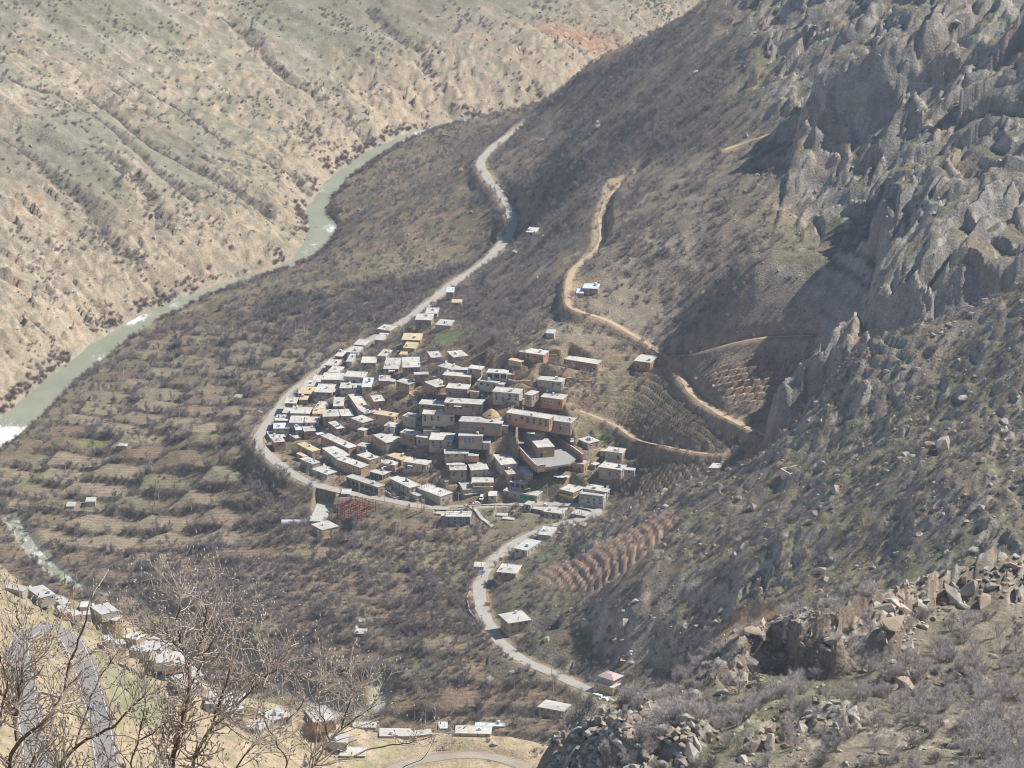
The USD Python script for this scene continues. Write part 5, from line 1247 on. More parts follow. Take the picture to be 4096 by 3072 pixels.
def plant(dens, n, hmax):
    """places accepted by the density, in view and not wholly behind nearer ground: x, y, z"""
    out = []
    for y0, y1, share in ((530, 830, 0.05), (1350, 2150, 0.47), (2150, 3350, 0.48)):
        area = 0.336 * 1.06 * (y1 ** 2 - y0 ** 2) / 2
        top = float(dens[:, (ys >= y0) & (ys <= y1)].max()) + 1e-9
        k = int(area * top)
        x, y = scatter(k, y0, y1)
        keep = RNG.random(k) * top < vat(dens, x, y)
        x, y = x[keep], y[keep]; z = zat(x, y)
        see = (z + hmax - HC) / y >= vat(RUN, x, y) - 0.0015
        out.append(np.stack([x[see], y[see], z[see]], 1))
    return np.vstack(out)
def instancer(name, protos, mat_, P, scale, label, cat, tilt=0.0, flat_=None):
    pi = UsdGeom.PointInstancer.Define(stage, f'/World/{name}')
    for i, pr in enumerate(protos):
        usdkit.mesh(stage, f'/World/{name}/model_{"abcdefgh"[i]}', pr, mat_ if not isinstance(mat_, list) else mat_[i % len(mat_)])
    pi.CreatePrototypesRel().SetTargets([Sdf.Path(f'/World/{name}/model_{"abcdefgh"[i]}') for i in range(len(protos))])
    n = len(P); ang = RNG.uniform(0, 2 * np.pi, n)
    pi.CreateProtoIndicesAttr(Vt.IntArray.FromNumpy(RNG.integers(0, len(protos), n).astype(np.int32)))
    pi.CreatePositionsAttr(Vt.Vec3fArray.FromNumpy(P.astype(np.float32)))
    ax_ = np.stack([RNG.normal(0, tilt, n), RNG.normal(0, tilt, n), np.ones(n)], 1); ax_ /= np.linalg.norm(ax_, axis=1, keepdims=True)
    q = np.c_[np.cos(ang / 2), ax_ * np.sin(ang / 2)[:, None]].astype(np.float16)
    pi.CreateOrientationsAttr(Vt.QuathArray([Gf.Quath(float(a[0]), float(a[1]), float(a[2]), float(a[3])) for a in q]))
    pi.CreateScalesAttr(Vt.Vec3fArray.FromNumpy((np.c_[scale, scale, scale] * (1 if flat_ is None else flat_)).astype(np.float32)))
    tag(pi, label, cat, kind='stuff')
def region_of(x, y):
    fy = np.rint(np.interp(y, ys, np.arange(NY))).astype(int); fa = np.rint(np.interp(x / (y * 1.06), ax, np.arange(NA))).astype(int)
    return region[fa, fy], lay[fa, fy], dR[fa, fy] - wR[fa, fy], valley[fa, fy]
def largest(P, size, n):
    """the n places that show largest inside the picture and free of nearer ground"""
    u, v = proj(P + np.array([0, 0, 1.5]))
    inside = (u > 15) & (u < 4080) & (v > 15) & (v < 3060)
    see = (P[:, 2] + size * 0.7 - HC) / P[:, 1] >= vat(RUN, P[:, 0], P[:, 1]) - 0.0002
    hidden = (u < 1650) & (v > 2450 + 0 * u) & (P[:, 1] > 1640)
    s = np.where(inside & see & ~hidden, size / P[:, 1], 0)
    o = np.argsort(-s)[:n]; pick = np.zeros(len(P), bool); pick[o] = True
    return pick
TL = {0: 'bare tree on the pale hillside across the river', 1: 'bare grey tree among the valley plots and village slope', 2: 'bare tree on the shadowed mountain side', 3: 'bare grey tree among boulders on the dark middle slope', 4: 'grey leafless tree on the nearest rocky slope at lower right', 5: 'bare tree on the sunlit spur at lower left'}
TG = {0: 'trees across the river', 1: 'trees of the valley', 2: 'trees on the mountain', 3: 'trees on the boulder slope', 4: 'trees on the nearest slope', 5: 'trees on the spur'}
def models(name, protos, tm, bm):
    paths = []
    for i, (limb, tw) in enumerate(protos):
        k = klass(f'{name}_model_{"abcdefgh"[i]}')
        part(k, 'trunk', limb, bm); part(k, 'crown', (tw[0], tw[1]), tm); paths.append(k.GetPath())
    return paths

def gz0(u, v, y0=540, y1=860):
    d = ray(u, v); yy = np.arange(y0, y1, 1.0); x_ = d[0] / d[1] * yy; g = HC + d[2] / d[1] * yy - zat(x_, yy); k = np.nonzero(g < 0)[0]; k = k[0] if len(k) else -1
    return x_[k], yy[k]
P = plant(tree_d, 0, 4.0)
size = RNG.uniform(0.7, 1.25, len(P)); rg, ly, db, vv = region_of(P[:, 0], P[:, 1])
size *= np.where(rg == 0, 0.80, np.where(ly == 2, 0.92, np.where(vv > 0.5, 1.1, 0.85)))
pick = largest(P, size * 4.4, 300)
M['twig_light'] = plain('pale_grey_twigs', (0.44, 0.395, 0.375), 0.95, 0.3, 0.25)
near_m = models('tree', TREES, M['twig_light'], M['bark'])
mid_m = models('distant_tree', MID, M['twig'], M['bark'])
for i in np.nonzero(pick)[0]:
    mm = near_m if ly[i] == 2 else mid_m
    inst('bare_tree', mm[i % len(mm)], P[i], RNG.uniform(0, 360), TL[int(rg[i])], 'tree', TG[int(rg[i])], size[i] * RNG.uniform(0.93, 1.07))
rest = ~pick
nearr = rest & (ly == 2); farr = rest & (ly != 2)
if nearr.sum(): instancer('bare_trees_on_near_slope', [joined(*t) for t in TREES], M['twig_light'], P[nearr], size[nearr], 'further grey leafless trees on the nearest slope', 'trees', 0.05)
dark = farr & ((vv > 0.5) | (ly == 1) | ((rg == 1) & (RNG.random(len(P)) < 0.35)))
instancer('bare_trees_in_valley', [joined(*t) for t in MID], [M['twig_dark'], M['twig'], M['twig_dark'], M['twig']], P[dark], size[dark], 'mass of dark bare orchard trees on valley floor and slopes', 'trees', 0.05)
lite = farr & ~dark
instancer('bare_trees_on_hillsides', [joined(*t) for t in MID], M['twig'], P[lite], size[lite], 'scattered bare trees over the hillsides', 'trees', 0.05)
NT = len(P)
P = plant(bush_d, 0, 2.0)
size = RNG.uniform(0.6, 1.5, len(P)); rg, ly, db, vv = region_of(P[:, 0], P[:, 1])
red = (db < 12) & (ly == 0)
size = np.where(red, size * 1.35, size)
pk = largest(P, size * 1.9, 300)
bush_red, bush_grey = models('red_bush', BUSH[:2], M['twig_red'], M['twig_red']), models('grey_bush', BUSH[2:], M['twig_dark'], M['twig_dark'])
BL = {0: 'low dark bush on the pale hillside across the river', 1: 'low grey bush on valley floor and village slope', 2: 'low bush on the shadowed mountain side', 3: 'low dark bush between boulders on the middle slope', 4: 'low twiggy bush on the nearest rocky slope', 5: 'low bush on the sunlit spur'}
for i in np.nonzero(pk)[0]:
    if red[i]: inst('willow_bush', bush_red[i % 2], P[i], RNG.uniform(0, 360), 'reddish leafless willow bush on the river bank', 'bush', 'willow bushes along the river', size[i])
    else: inst('bush', bush_grey[i % 2], P[i], RNG.uniform(0, 360), BL[int(rg[i])], 'bush', 'bushes: ' + TG[int(rg[i])].replace('trees ', ''), size[i])
a_ = ~pk & red; b_ = ~pk & ~red & (rg != 0); c2_ = ~pk & ~red & (rg == 0)
instancer('hillside_bushes', [joined(*t) for t in BUSH], M['twig'], P[c2_], size[c2_], 'pale leafless scrub on the hillside across the river', 'bushes', 0.08)
instancer('willow_bushes', [joined(*t) for t in BUSH], M['twig_red'], P[a_], size[a_], 'reddish willow thicket along both river banks', 'bushes', 0.08)
instancer('bushes', [joined(*t) for t in BUSH], [M['twig_dark'], M['twig']], P[b_], size[b_], 'low leafless scrub scattered over all slopes', 'bushes', 0.08)
NB = len(P)
P = plant(rock_d, 0, 1.0)
size = 0.32 + 0.55 * RNG.pareto(2.6, len(P)); size = np.clip(size, 0.3, 3.4); rg, ly, db, vv = region_of(P[:, 0], P[:, 1])
size *= np.where(ly == 2, 0.55, np.where(rg == 0, 0.75, 1.0))
P[:, 2] += size * 0.12
pr = largest(P, size, 300)
RP = []
for i, rkk in enumerate(ROCKS):
    k = klass(f'boulder_model_{"abcdefgh"[i]}'); part(k, 'stone', rkk, M['boulder'] if i % 4 else M['boulder2']); RP.append(k.GetPath())
RLb = {0: 'pale boulder on the hillside across the river', 1: 'boulder on the valley floor or village slope', 2: 'grey boulder on the mountain side', 3: 'grey boulder on the dark middle slope', 4: 'grey boulder on the nearest slope at lower right', 5: 'small boulder on the sunlit spur'}
for i in np.nonzero(pr)[0]:
    inst('boulder', RP[i % 8], P[i], RNG.uniform(0, 360), RLb[int(rg[i])], 'boulder', 'boulders: ' + TG[int(rg[i])].replace('trees ', ''), size[i])
instancer('boulders', ROCKS, [M['boulder'], M['boulder'], M['boulder'], M['boulder2']], P[~pr], size[~pr], 'loose boulders and stones strewn over the slopes', 'boulders', 0.35)
# blocks that make up the rock faces of the near slope
B_ = []
for ln in CLN:
    s_ = np.r_[0, np.cumsum(np.linalg.norm(np.diff(ln[:, :2], axis=0), axis=1))]
    for _ in range(int(s_[-1] * (4.5 if ln is CLN[0] else 2.3))):
        t = RNG.uniform(0, s_[-1]); k_ = min(np.searchsorted(s_, t, 'right') - 1, len(ln) - 2)
        d_ = (ln[k_ + 1] - ln[k_])[:2] / max(s_[k_ + 1] - s_[k_], 1e-6); p_ = ln[k_, :2] + d_ * (t - s_[k_]) + np.array([-d_[1], d_[0]]) * RNG.normal(0.3, 2.6)
        B_.append((p_[0], p_[1], 0.6 + 0.5 * RNG.pareto(2.2)))
for _ in range(420):
    u_ = RNG.uniform(2215, 2800); v_ = np.interp(u_, [2215, 2440, 2560, 2750, 2800], [2960, 2850, 2880, 2800, 2760]) + abs(RNG.normal(0, 110)); q_ = gz0(u_, v_)
    B_.append((q_[0], q_[1], RNG.uniform(0.5, 2.0)))
B_ = np.array(B_)
PB = B_[:, 2] = np.minimum(B_[:, 2], 3.2)
PB = np.c_[B_[:, :2], zat(B_[:, 0], B_[:, 1]) + 0.15 * B_[:, 2]]
instancer('crag_blocks', ROCKS, [M['boulder2'], M['boulder'], M['boulder2'], M['boulder']], PB, B_[:, 2], 'angular rock blocks forming the outcrops of the nearest slope', 'rocks', 0.6, np.array([1.25, 1.0, 0.8]))
print('trees', NT, 'bushes', NB, 'rocks', len(P))
# ---------------------------------------------------------------- school, steel frame, poles, vehicles, walls and other single things
def gz(u, v, y0=1250, y1=3900):
    """point on the finished ground under a photo pixel"""
    d = ray(u, v); yy = np.arange(y0, y1, 1.0); x_ = d[0] / d[1] * yy; z_ = HC + d[2] / d[1] * yy
    g = z_ - zat(x_, yy); k = np.nonzero(g < 0)[0]; k = k[0] if len(k) else -1
    return np.array([x_[k], yy[k], float(zat(x_[k], yy[k]))])
def cz(c, x, y): return gz(*cuv(c, x, y))
# the school: an L of brown walls on a grey court, stair tower on its roof
zs = SCHOOL_Z
def up_xy(c, x, y, z): return at_z(*cuv(c, x, y), z)[:2]
f_ = up_xy('B', 1247, 1328, zs); e_r = up_xy('B', 1432, 1318, zs) - f_; e_b = np.array([-e_r[1], e_r[0]]); e_b = e_b / np.linalg.norm(e_b) * 17.0; t_ = e_r / np.linalg.norm(e_r)
lean = up_xy('B', 1110, 1168, zs) - f_; lean = lean / np.linalg.norm(lean)
e_b = lean * 25.0
Ht = 6.2
school = thing('school', (f_[0], f_[1], zs), 'brown two-storey school with green sign standing in a grey walled court', 'school')
wd = np.linalg.norm(e_r)
q = np.array([[0, 0], e_r, e_r + e_b * 0.55, e_b * 0.55]); q2 = np.array([e_b * 0.553 - t_ * 0.0, e_r * 0.80 + e_b * 0.553, e_r * 0.80 + e_b, e_b]) - t_ * 0.8
if np.cross(q[1] - q[0], q[2] - q[1]) < 0: q, q2 = q[::-1], q2[::-1]
part(school, 'wall', MB().prism(q, -1.5, Ht - 0.3), M['wall_school'] if 'wall_school' in M else M['wall_brick'])
part(school, 'wall', MB().prism(q2, -1.5, Ht - 0.32), M['wall_school'])
part(school, 'roof', MB().prism(inset(q, 0.2), Ht - 0.3, Ht), M['roof_w'])
part(school, 'roof', MB().prism(inset(q2, 0.15), Ht - 0.318, Ht - 0.02), M['roof_w2'])
c_ = e_r * 0.66 + e_b * 0.70
tq = np.array([c_ - t_ * 2.8 - [0, 1.6], c_ + t_ * 2.8 - [0, 1.6], c_ + t_ * 2.8 + [0, 1.9], c_ - t_ * 2.8 + [0, 1.9]])
tw = part(school, 'stair_tower', MB().prism(tq, Ht - 0.1, Ht + 2.3), M['wall_school'])
part(tw, 'roof', MB().prism(inset(tq, 0.2), Ht + 2.3, Ht + 2.5), M['roof_w'])
p_, r_ = np.zeros(2), e_r; t, n, L = t_, np.array([t_[1], -t_[0]]), wd
part(school, 'door', panel(MB(), p_, t, n, L * 0.13, L * 0.31, 0.0, 2.5, -0.02, 0.06), M['dark_metal'])
part(school, 'sign', panel(MB(), p_, t, n, L * 0.34, L * 0.56, 2.6, 3.6, -0.02, 0.10), M['lime'])
part(school, 'plinth', panel(MB(), p_, t, n, L * 0.33, L * 0.98, 0.0, 1.5, -0.02, 0.12), M['wall_tan'])
tl, nl = -lean, np.array([-lean[1], lean[0]]); nl = nl if nl[0] < 0 else -nl
for s in (3.0, 6.0, 9.0, 12.5, 15.0):
    for z in (1.0, 3.9): add_window(school, np.zeros(2) - t_ * (0.8 if s > 9.6 else 0), lean, nl, s, z, 1.4, 1.3, M['frame'], M['pane'])
# its court and walls
court = np.array([up_xy('B', *p, zs - 0.02) for p in [(1000, 1190), (1235, 1448), (1590, 1400), (1700, 1322), (1415, 1095), (1110, 1085)]])
tag(usdkit.mesh(stage, '/World/school_court', MB().prism(court if np.cross(court[1] - court[0], court[2] - court[1]) > 0 else court[::-1], zs - 1.0, zs + 0.02).get(), M['court']), 'grey asphalt court round the brown school', 'court', kind='structure')
def wall_run(pts2, z, hgt, thick, m, label, cap=None, name='wall'):
    pts2 = np.asarray(pts2, float); r = thing(name, (pts2[0][0], pts2[0][1], z), label, 'wall')
    for a, b in zip(pts2[:-1], pts2[1:]):
        t, n, L = wall_frame(a - pts2[0], b - pts2[0])
        part(r, 'segment', panel(MB(), a - pts2[0], t, n, 0, L, -2.0, hgt, -thick / 2, thick / 2), m)
        if cap is not None: part(r, 'coping', panel(MB(), a - pts2[0], t, n, 0, L, hgt + 0.005, hgt + 0.2, -thick / 2 - 0.08, thick / 2 + 0.08), cap)
    return r
wall_run([up_xy('B', *p, zs) for p in [(985, 1185), (1112, 1330), (1232, 1452)]], zs, 2.3, 0.5, M['wall_school'], 'long brown court wall with pinkish coping left of the school', M['coping'])
wall_run([up_xy('B', *p, zs) for p in [(1240, 1455), (1330, 1440)]], zs, 2.0, 0.5, M['wall_school'], 'short front wall at the lower corner of the school court', M['coping'])
wall_run([up_xy('B', *p, zs) for p in [(1400, 1100), (1530, 1200), (1660, 1285), (1745, 1352)]], zs, 3.2, 0.6, M['wall_school'], 'high orange brown retaining wall right of the school', M['coping'])
# unfinished steel frame
zf = float(zat(*at_z(*cuv('C', 900, 1060), 0)[:2])) + 0.2
cF, cL, cR = [at_z(*cuv('C', *p), zf)[:2] for p in [(912, 1128), (748, 1035), (1112, 1045)]]
fr_ = thing('steel_frame', (cF[0], cF[1], zf), 'rust red steel skeleton of an unfinished building below the road', 'building frame')
a1, b1 = cR - cF, cL - cF
k_ = np.array([-a1[1], a1[0]]) / np.linalg.norm(a1); b1 = k_ * np.sign(k_ @ b1) * 15.0
corn = np.array([[0, 0], a1, a1 + b1, b1]); corn = corn if np.cross(a1, b1) > 0 else corn[::-1]
part(fr_, 'base_slab', MB().prism(inset(corn, 0.6), -2.5, 0.05), M['concrete'])
fx = np.linspace(0, 1, 5)
for i in fx:
    for j in np.linspace(0, 1, 4):
        c_ = a1 * i + b1 * j
        part(fr_, 'column', MB().box((c_[0], c_[1], 5.3), (0.34, 0.34, 10.6 + (1.2 if (i * 4 + j * 3) % 2 < 1 else 0))), M['rust'])
for z in (3.3, 6.6, 9.9):
    for i in fx: part(fr_, 'beam', MB().tube([np.r_[a1 * i, z], np.r_[a1 * i + b1, z]], 0.17, 4), M['rust'])
    for j in np.linspace(0, 1, 4): part(fr_, 'beam', MB().tube([np.r_[b1 * j, z + 0.18], np.r_[a1 + b1 * j, z + 0.18]], 0.17, 4), M['rust'])
for z in (0.05, 3.3, 6.6):
    for i, j in ((0, 1), (2, 3)): part(fr_, 'brace', MB().tube([np.r_[a1 * fx[i], z], np.r_[a1 * fx[j], z + 3.3]], 0.09, 4), M['rust'])
# utility poles
k = klass('pole_model')
part(k, 'shaft', MB().tube([(0, 0, -0.6), (0, 0, 8.2)], [0.19, 0.11], 7), M['concrete'])
part(k, 'crossarm', MB().box((0, 0, 7.8), (1.7, 0.12, 0.12)), M['dark_metal'])
for s in (-0.75, 0.0, 0.75): part(k, 'insulator', MB().tube([(s, 0, 7.86), (s, 0, 8.12)], 0.06, 6), M['white'])
lp = part(k, 'lamp_arm', MB().tube([(0, 0, 6.6), (0.9, -0.2, 6.9)], 0.04, 5), M['steel'])
part(lp, 'lamp', MB().box((1.05, -0.22, 6.9), (0.5, 0.22, 0.14)), M['white'])
POLE = k.GetPath()
PL = [('D', 495, 938, 'utility pole at the roadside just left of the front roadside house'), ('D', 1457, 1040, 'utility pole in front of the tall corner house'), ('D', 1245, 1105, 'left one of two slim poles below the front roadside houses'), ('D', 1282, 1105, 'right one of two slim poles below the front roadside houses'),
      ('D', 300, 262, 'utility pole by the dirt square near the blue doors'), ('D', 1535, 372, 'utility pole right of the school wall'), ('D', 1078, 800, 'utility pole by the red beams at the lower right'), ('D', 1598, 880, 'utility pole against the wall of the corner house'), ('C', 368, 612, 'utility pole on the path left of the village'), ('C', 656, 728, 'utility pole at the path end above the steel frame'),
      ('C', 930, 792, 'utility pole in front of the roadside garage row'), ('C', 1192, 680, 'utility pole at the end of the garage row'), ('C', 1212, 872, 'utility pole right of the steel frame on the road'), ('C', 1573, 965, 'utility pole left of the transformer pair'), ('C', 2030, 885, 'utility pole near the parked cars'), ('M', 1340, 1462, 'tall pole where the road curves below the village'),
      ('E', 906, 432, 'utility pole by the kiosk on the road curve'), ('E', 906, 765, 'utility pole at the sharp outer edge of the road curve'), ('E', 1163, 1062, 'utility pole on the lower road, left of two'), ('E', 1371, 1168, 'utility pole on the lower road, right of two'), ('E', 543, 1395, 'right pole of a pair behind the bottom row roofs'), ('E', 516, 1395, 'left pole of a pair behind the bottom row roofs'),
      ('E', 681, 1552, 'left pole of a pair in front of the bottom row'), ('E', 712, 1548, 'right pole of a pair in front of the bottom row'), ('E', 1360, 1062, 'thin pole on the bank above the lower road'), ('A', 157, 1425, 'lamp pole below the left tip of the village'), ('A', 714, 556, 'roadside pole by the upper rows of white roofs'), ('A', 615, 640, 'roadside pole by the middle rows of white roofs'), ('A', 862, 415, 'roadside pole at the top of the road edge'), ('F', 1448, 352, 'tall lone pole on the dirt track shoulder'), ('B', 1802, 1240, 'thin pole below the small square house with tank')]
for c, x, y, lb in PL: inst('utility_pole', POLE, cz(c, x, y), RNG.uniform(0, 180), lb, 'utility pole', None, RNG.uniform(0.95, 1.12))
for i, (x, lb) in enumerate([(1625, 'left'), (1650, 'right')]):
    r = thing('transformer_pole', cz('C', x, 965), f'{lb} post of the pair carrying a transformer with yellow foot', 'utility pole')
    part(r, 'shaft', MB().tube([(0, 0, -0.5), (0, 0, 9.0)], [0.2, 0.13], 7), M['concrete']); part(r, 'sleeve', MB().tube([(0, 0, 0.0), (0, 0, 1.6)], 0.23, 8), M['yellow'])
    if i == 0: part(r, 'transformer', MB().box((0.7, 0, 6.6), (1.1, 0.9, 1.3)), M['steel'])
# overhead wires
wires = [(('M', 1340, 1062), ('D', 800, 1090 - 0)), ]
def wire(p, q, label):
    t = np.linspace(0, 1, 14)[:, None]; P_ = np.asarray(p) * (1 - t) + np.asarray(q) * t; P_[:, 2] -= 1.6 * 4 * (t * (1 - t))[:, 0]
    tag(usdkit.mesh(stage, numbered('/World', 'overhead_wire'), MB().tube(P_, 0.03, 3).get(), M['dark_metal']), label, 'wire')
pa_ = cz('M', 1340, 1462); pb_ = cz('D', 1457, 1040)
wire(pa_ + [0, 0, 8.4], pb_ + [0, 0, 8.4], 'wire from the road curve pole to the corner house pole')
wire(cz('E', 1163, 1062) + [0, 0, 8.3], cz('E', 1371, 1168) + [0, 0, 8.3], 'wire between the two poles of the lower road')
wire(cz('C', 368, 612) + [0, 0, 8.3], cz('C', 656, 728) + [0, 0, 8.3], 'wire over the path left of the village')
# vehicles
def vehicle(name, loc, rz, kind, paint, label, L=None):
    van = kind in ('van', 'minibus'); L = L or {'car': 4.3, 'van': 4.9, 'minibus': 6.2, 'pickup': 4.9}[kind]; W = 1.75 if not van else 2.0; Hh = {'car': 1.45, 'van': 2.0, 'minibus': 2.4, 'pickup': 1.6}[kind]
    r = thing(name, loc, label, 'minibus' if kind == 'minibus' else 'van' if van else 'pickup' if kind == 'pickup' else 'car', None, rz)
    h0, h1 = 0.32, 0.85 if not van else 1.05
    prof = {'car': [(0, .45), (0.05, h1 - .1), (0.12, h1), (0.97, h1 + .02), (1, h1 - .2), (1, .4)], 'van': [(0, .45), (0, h1 - .2), (0.08, h1), (1, h1 + .02), (1, .4)]}
    prof = prof['van' if van else 'car']
    cab = [(0.28, h1), (0.40, Hh), (0.78, Hh), (0.94, h1)] if kind == 'car' else [(0.10, h1), (0.2, Hh), (0.97, Hh), (1.0, h1)] if van else [(0.25, h1), (0.34, Hh), (0.56, Hh), (0.6, h1)]
    def extr(pl, w):
        m = MB(); n = len(pl); a = np.array([((x - 0.5) * L, z) for x, z in pl])
        v = np.vstack([np.c_[a[:, 0], np.full(n, -w / 2), a[:, 1]], np.c_[a[:, 0], np.full(n, w / 2), a[:, 1]]])
        f = [[i, (i + 1) % n, n + (i + 1) % n] for i in range(n)] + [[i, n + (i + 1) % n, n + i] for i in range(n)] + [[0, i + 1, i] for i in range(1, n - 1)] + [[n, n + i, n + i + 1] for i in range(1, n - 1)]
        return m.add(v, np.array(f)[:, ::-1])
    bd = part(r, 'body', extr([(0.0, h0)] + prof + [(1.0, h0)], W), paint)
    part(r, 'cabin', extr(cab, W * 0.9), paint)
    zc, zt_ = h1 + 0.06, Hh - 0.1
    x0, x1 = (cab[0][0] + 0.05 - 0.5) * L, (cab[3][0] - 0.06 - 0.5) * L
    xt0, xt1 = (cab[1][0] + 0.01 - 0.5) * L, (cab[2][0] - 0.01 - 0.5) * L
    for s in (-1, 1):
        y_ = s * (W * 0.45 + 0.012)
        part(r, 'side_window', (np.array([[x0, y_, zc], [x1, y_, zc], [xt1, y_, zt_], [xt0, y_, zt_]]), np.array([[0, 1, 2, 3]] if s < 0 else [[3, 2, 1, 0]])), M['pane'])
    yw = W * 0.4; xa, xb = (cab[0][0] - 0.5) * L - 0.012, (cab[1][0] - 0.5) * L - 0.012
    part(r, 'windscreen', (np.array([[xa + 0.04, -yw, h1 + 0.07], [xa + 0.04, yw, h1 + 0.07], [xb - 0.02, yw, Hh - 0.06], [xb - 0.02, -yw, Hh - 0.06]]), np.array([[3, 2, 1, 0]])), M['pane'])
    for sx in (0.19, 0.81):
        for sy in (-1, 1):
            x_ = (sx - 0.5) * L; w = part(r, 'wheel', MB().tube([(x_, sy * (W / 2 - 0.2), 0.33), (x_, sy * (W / 2 + 0.02), 0.33)], 0.33, 12), M['rubber'])
            part(w, 'rim', MB().tube([(x_, sy * (W / 2 + 0.0), 0.33), (x_, sy * (W / 2 + 0.035), 0.33)], 0.18, 8), M['steel'])
    for s in (-0.6, 0.6): part(r, 'headlight', MB().box((-L / 2 - 0.01, s, 0.66), (0.06, 0.32, 0.16)), M['steel'])
    return r
R_ = math.radians
vehicle('minibus', cz('N', 1030, 1085) , R_(-30), 'minibus', M['white'], 'white minibus parked before the two-storey house at the lower road', 6.0)
vehicle('car', cz('N', 1200, 1115), R_(-35), 'car', M['white'], 'white car parked behind the minibus')
vehicle('van', cz('M', 978, 275), R_(80), 'van', M['white'], 'white van parked below the house with porch windows')
vehicle('car', cz('M', 850, 375), R_(10), 'car', M['white'], 'white car on the roadside below the porch windows')
vehicle('car', cz('M', 745, 365), R_(60), 'car', M['red'], 'dark red car beside the white roadside car')
vehicle('pickup', cz('B', 1628, 1162), R_(85), 'pickup', M['white'], 'white pickup standing above the school retaining wall')
vehicle('truck', cz('E', 832, 425), R_(60), 'pickup', M['red'], 'red vehicle below the kiosk on the road curve')
vehicle('car', cz('E', 914, 400), R_(70), 'car', M['blue'], 'dark blue car behind the pole at the kiosk')
vehicle('car', cz('H', 1062, 705), R_(15), 'car', M['dark_metal'], 'dark car by the hairpin on the spur')
vehicle('car', gz(370, 2842), R_(100), 'car', M['bluecar'], 'blue car driving on the dark hairpin road')
vehicle('car', cz('I', 800, 345), R_(20), 'car', M['white'], 'white car between twigs at the spur cluster')
# two-storey house with a hipped pinkish roof beside the minibus
b0 = gz(*cuv('N', 1385, 925)); zt1 = b0[2] + 3.4
Pa = [at_z(*cuv('N', *p), zt1)[:2] for p in [(985, 700), (1390, 835), (1620, 700)]]
e1, e2 = Pa[0] - Pa[1], Pa[2] - Pa[1]; w = np.array([-e1[1], e1[0]]) / np.linalg.norm(e1); w *= np.sign(w @ e2); e2 = w * 9.0
q = np.array([Pa[1], Pa[1] + e2, Pa[1] + e1 + e2, Pa[1] + e1]); q = q if np.cross(q[1] - q[0], q[2] - q[1]) > 0 else q[::-1]
r = thing('house', (q.mean(0)[0], q.mean(0)[1], b0[2]), 'two-storey house with hipped pinkish roof beside the minibus', 'house'); q = q - q.mean(0)
part(r, 'wall', MB().prism(q, -3, 3.1), M['wall_tan']); part(r, 'terrace', MB().prism(inset(q, 0.25), 3.1, 3.4), M['roof_w'])
u = np.array([a * 0.74 for a in q]) + (e2 / np.linalg.norm(e2)) * 1.1
part(r, 'upper_wall', MB().prism(u, 3.4, 6.3), M['wall_concrete'])
ri = inset(u, 0.9); cc = ri.mean(0); rg_ = (ri - cc) * 0.30 + cc
part(r, 'roof', MB().add(np.vstack([np.c_[ri, np.full(4, 6.25)], np.c_[ri, np.full(4, 6.4)], np.c_[rg_, np.full(4, 8.0)]]), np.array([[0, 1, 5, 4], [1, 2, 6, 5], [2, 3, 7, 6], [3, 0, 4, 7], [4, 5, 9, 8], [5, 6, 10, 9], [6, 7, 11, 10], [7, 4, 8, 11], [8, 9, 10, 11], [3, 2, 1, 0]])), M['roof_pink'])
for qq, z in ((q, 0.9), (u, 4.2)):
    for i in range(4):
        t, n, L = wall_frame(qq[i], qq[(i + 1) % 4])
        if n @ VIEW > 0.2:
            for m_ in range(max(2, int(L / 3))): add_window(r, qq[i], t, n, L * (m_ + 0.5) / max(2, int(L / 3)), z, 1.1, 1.3, M['white'], M['pane'])
# hay stack, reservoir, staircase, retaining wall of the road, ruin, green awning, tunnel, kerb stones
p = cz('B', 735, 880); r = thing('haystack', p, 'conical brown haystack between the long houses', 'haystack')
v, f = MB().tube([(0, 0, -0.5), (0, 0, 0.6), (0, 0, 1.8), (0, 0, 3.2), (0, 0, 4.1)], [5.6, 5.2, 3.6, 1.6, 0.2], 18).get()
v = v + np.c_[fbm(v[:, 0] + 9, v[:, 2], 2.5, 2, 3), fbm(v[:, 1], v[:, 0], 2.5, 2, 5), 0 * v[:, 0]] * 0.35
part(r, 'stack', (v, f), M['hay']); part(r, 'opening', MB().box((-0.8, -3.9, 1.25), (1.8, 0.6, 1.3)), M['door'])
p = cz('L', 722, 1392) - [0, 0, 1.3]; r = thing('water_reservoir', p, 'square concrete water basin among boulders on the slope', 'reservoir'); z0 = 0.2
o_ = np.array([[-5.5, -4], [5.5, -4], [5.5, 5], [-5.5, 5]]) @ np.array([[math.cos(.5), math.sin(.5)], [-math.sin(.5), math.cos(.5)]]); i_ = inset(o_, -0.7)
for k_ in range(4): part(r, 'wall', MB().prism(np.array([o_[k_], o_[(k_ + 1) % 4], i_[(k_ + 1) % 4], i_[k_]]), -4.0, 1.6 + 0.003 * k_), M['concrete'])
part(r, 'water', MB().prism(i_, -4, 0.4), M['pane'])
p = cz('L', 245, 1365); r = thing('concrete_slab', p, 'pale concrete slab with posts at the right terraces', 'slab')
part(r, 'slab', MB().prism(np.array([[-7, -3], [7, -4], [9, 4], [-4, 5]]), -1.0, 0.35), M['concrete'])
for s in (-5, 0, 5): part(r, 'post', MB().box((s, 3, 1.1), (0.25, 0.25, 1.5)), M['concrete'])
a, b = cz('M', 620, 395), cz('M', 1215, 885); r = thing('staircase', a, 'long straight stone staircase running down from the road', 'staircase'); N_ = 42
d = (b - a)[:2]; L = np.linalg.norm(d); t = d / L
for i in range(N_):
    c_ = t * L * (i + 0.5) / N_; z_ = float(zat(a[0] + c_[0], a[1] + c_[1])) - a[2]
    part(r, 'step', MB().box((c_[0], c_[1], z_ + 0.0), (L / N_ * 0.96, 2.2, 1.0), math.atan2(t[1], t[0])), M['concrete'])
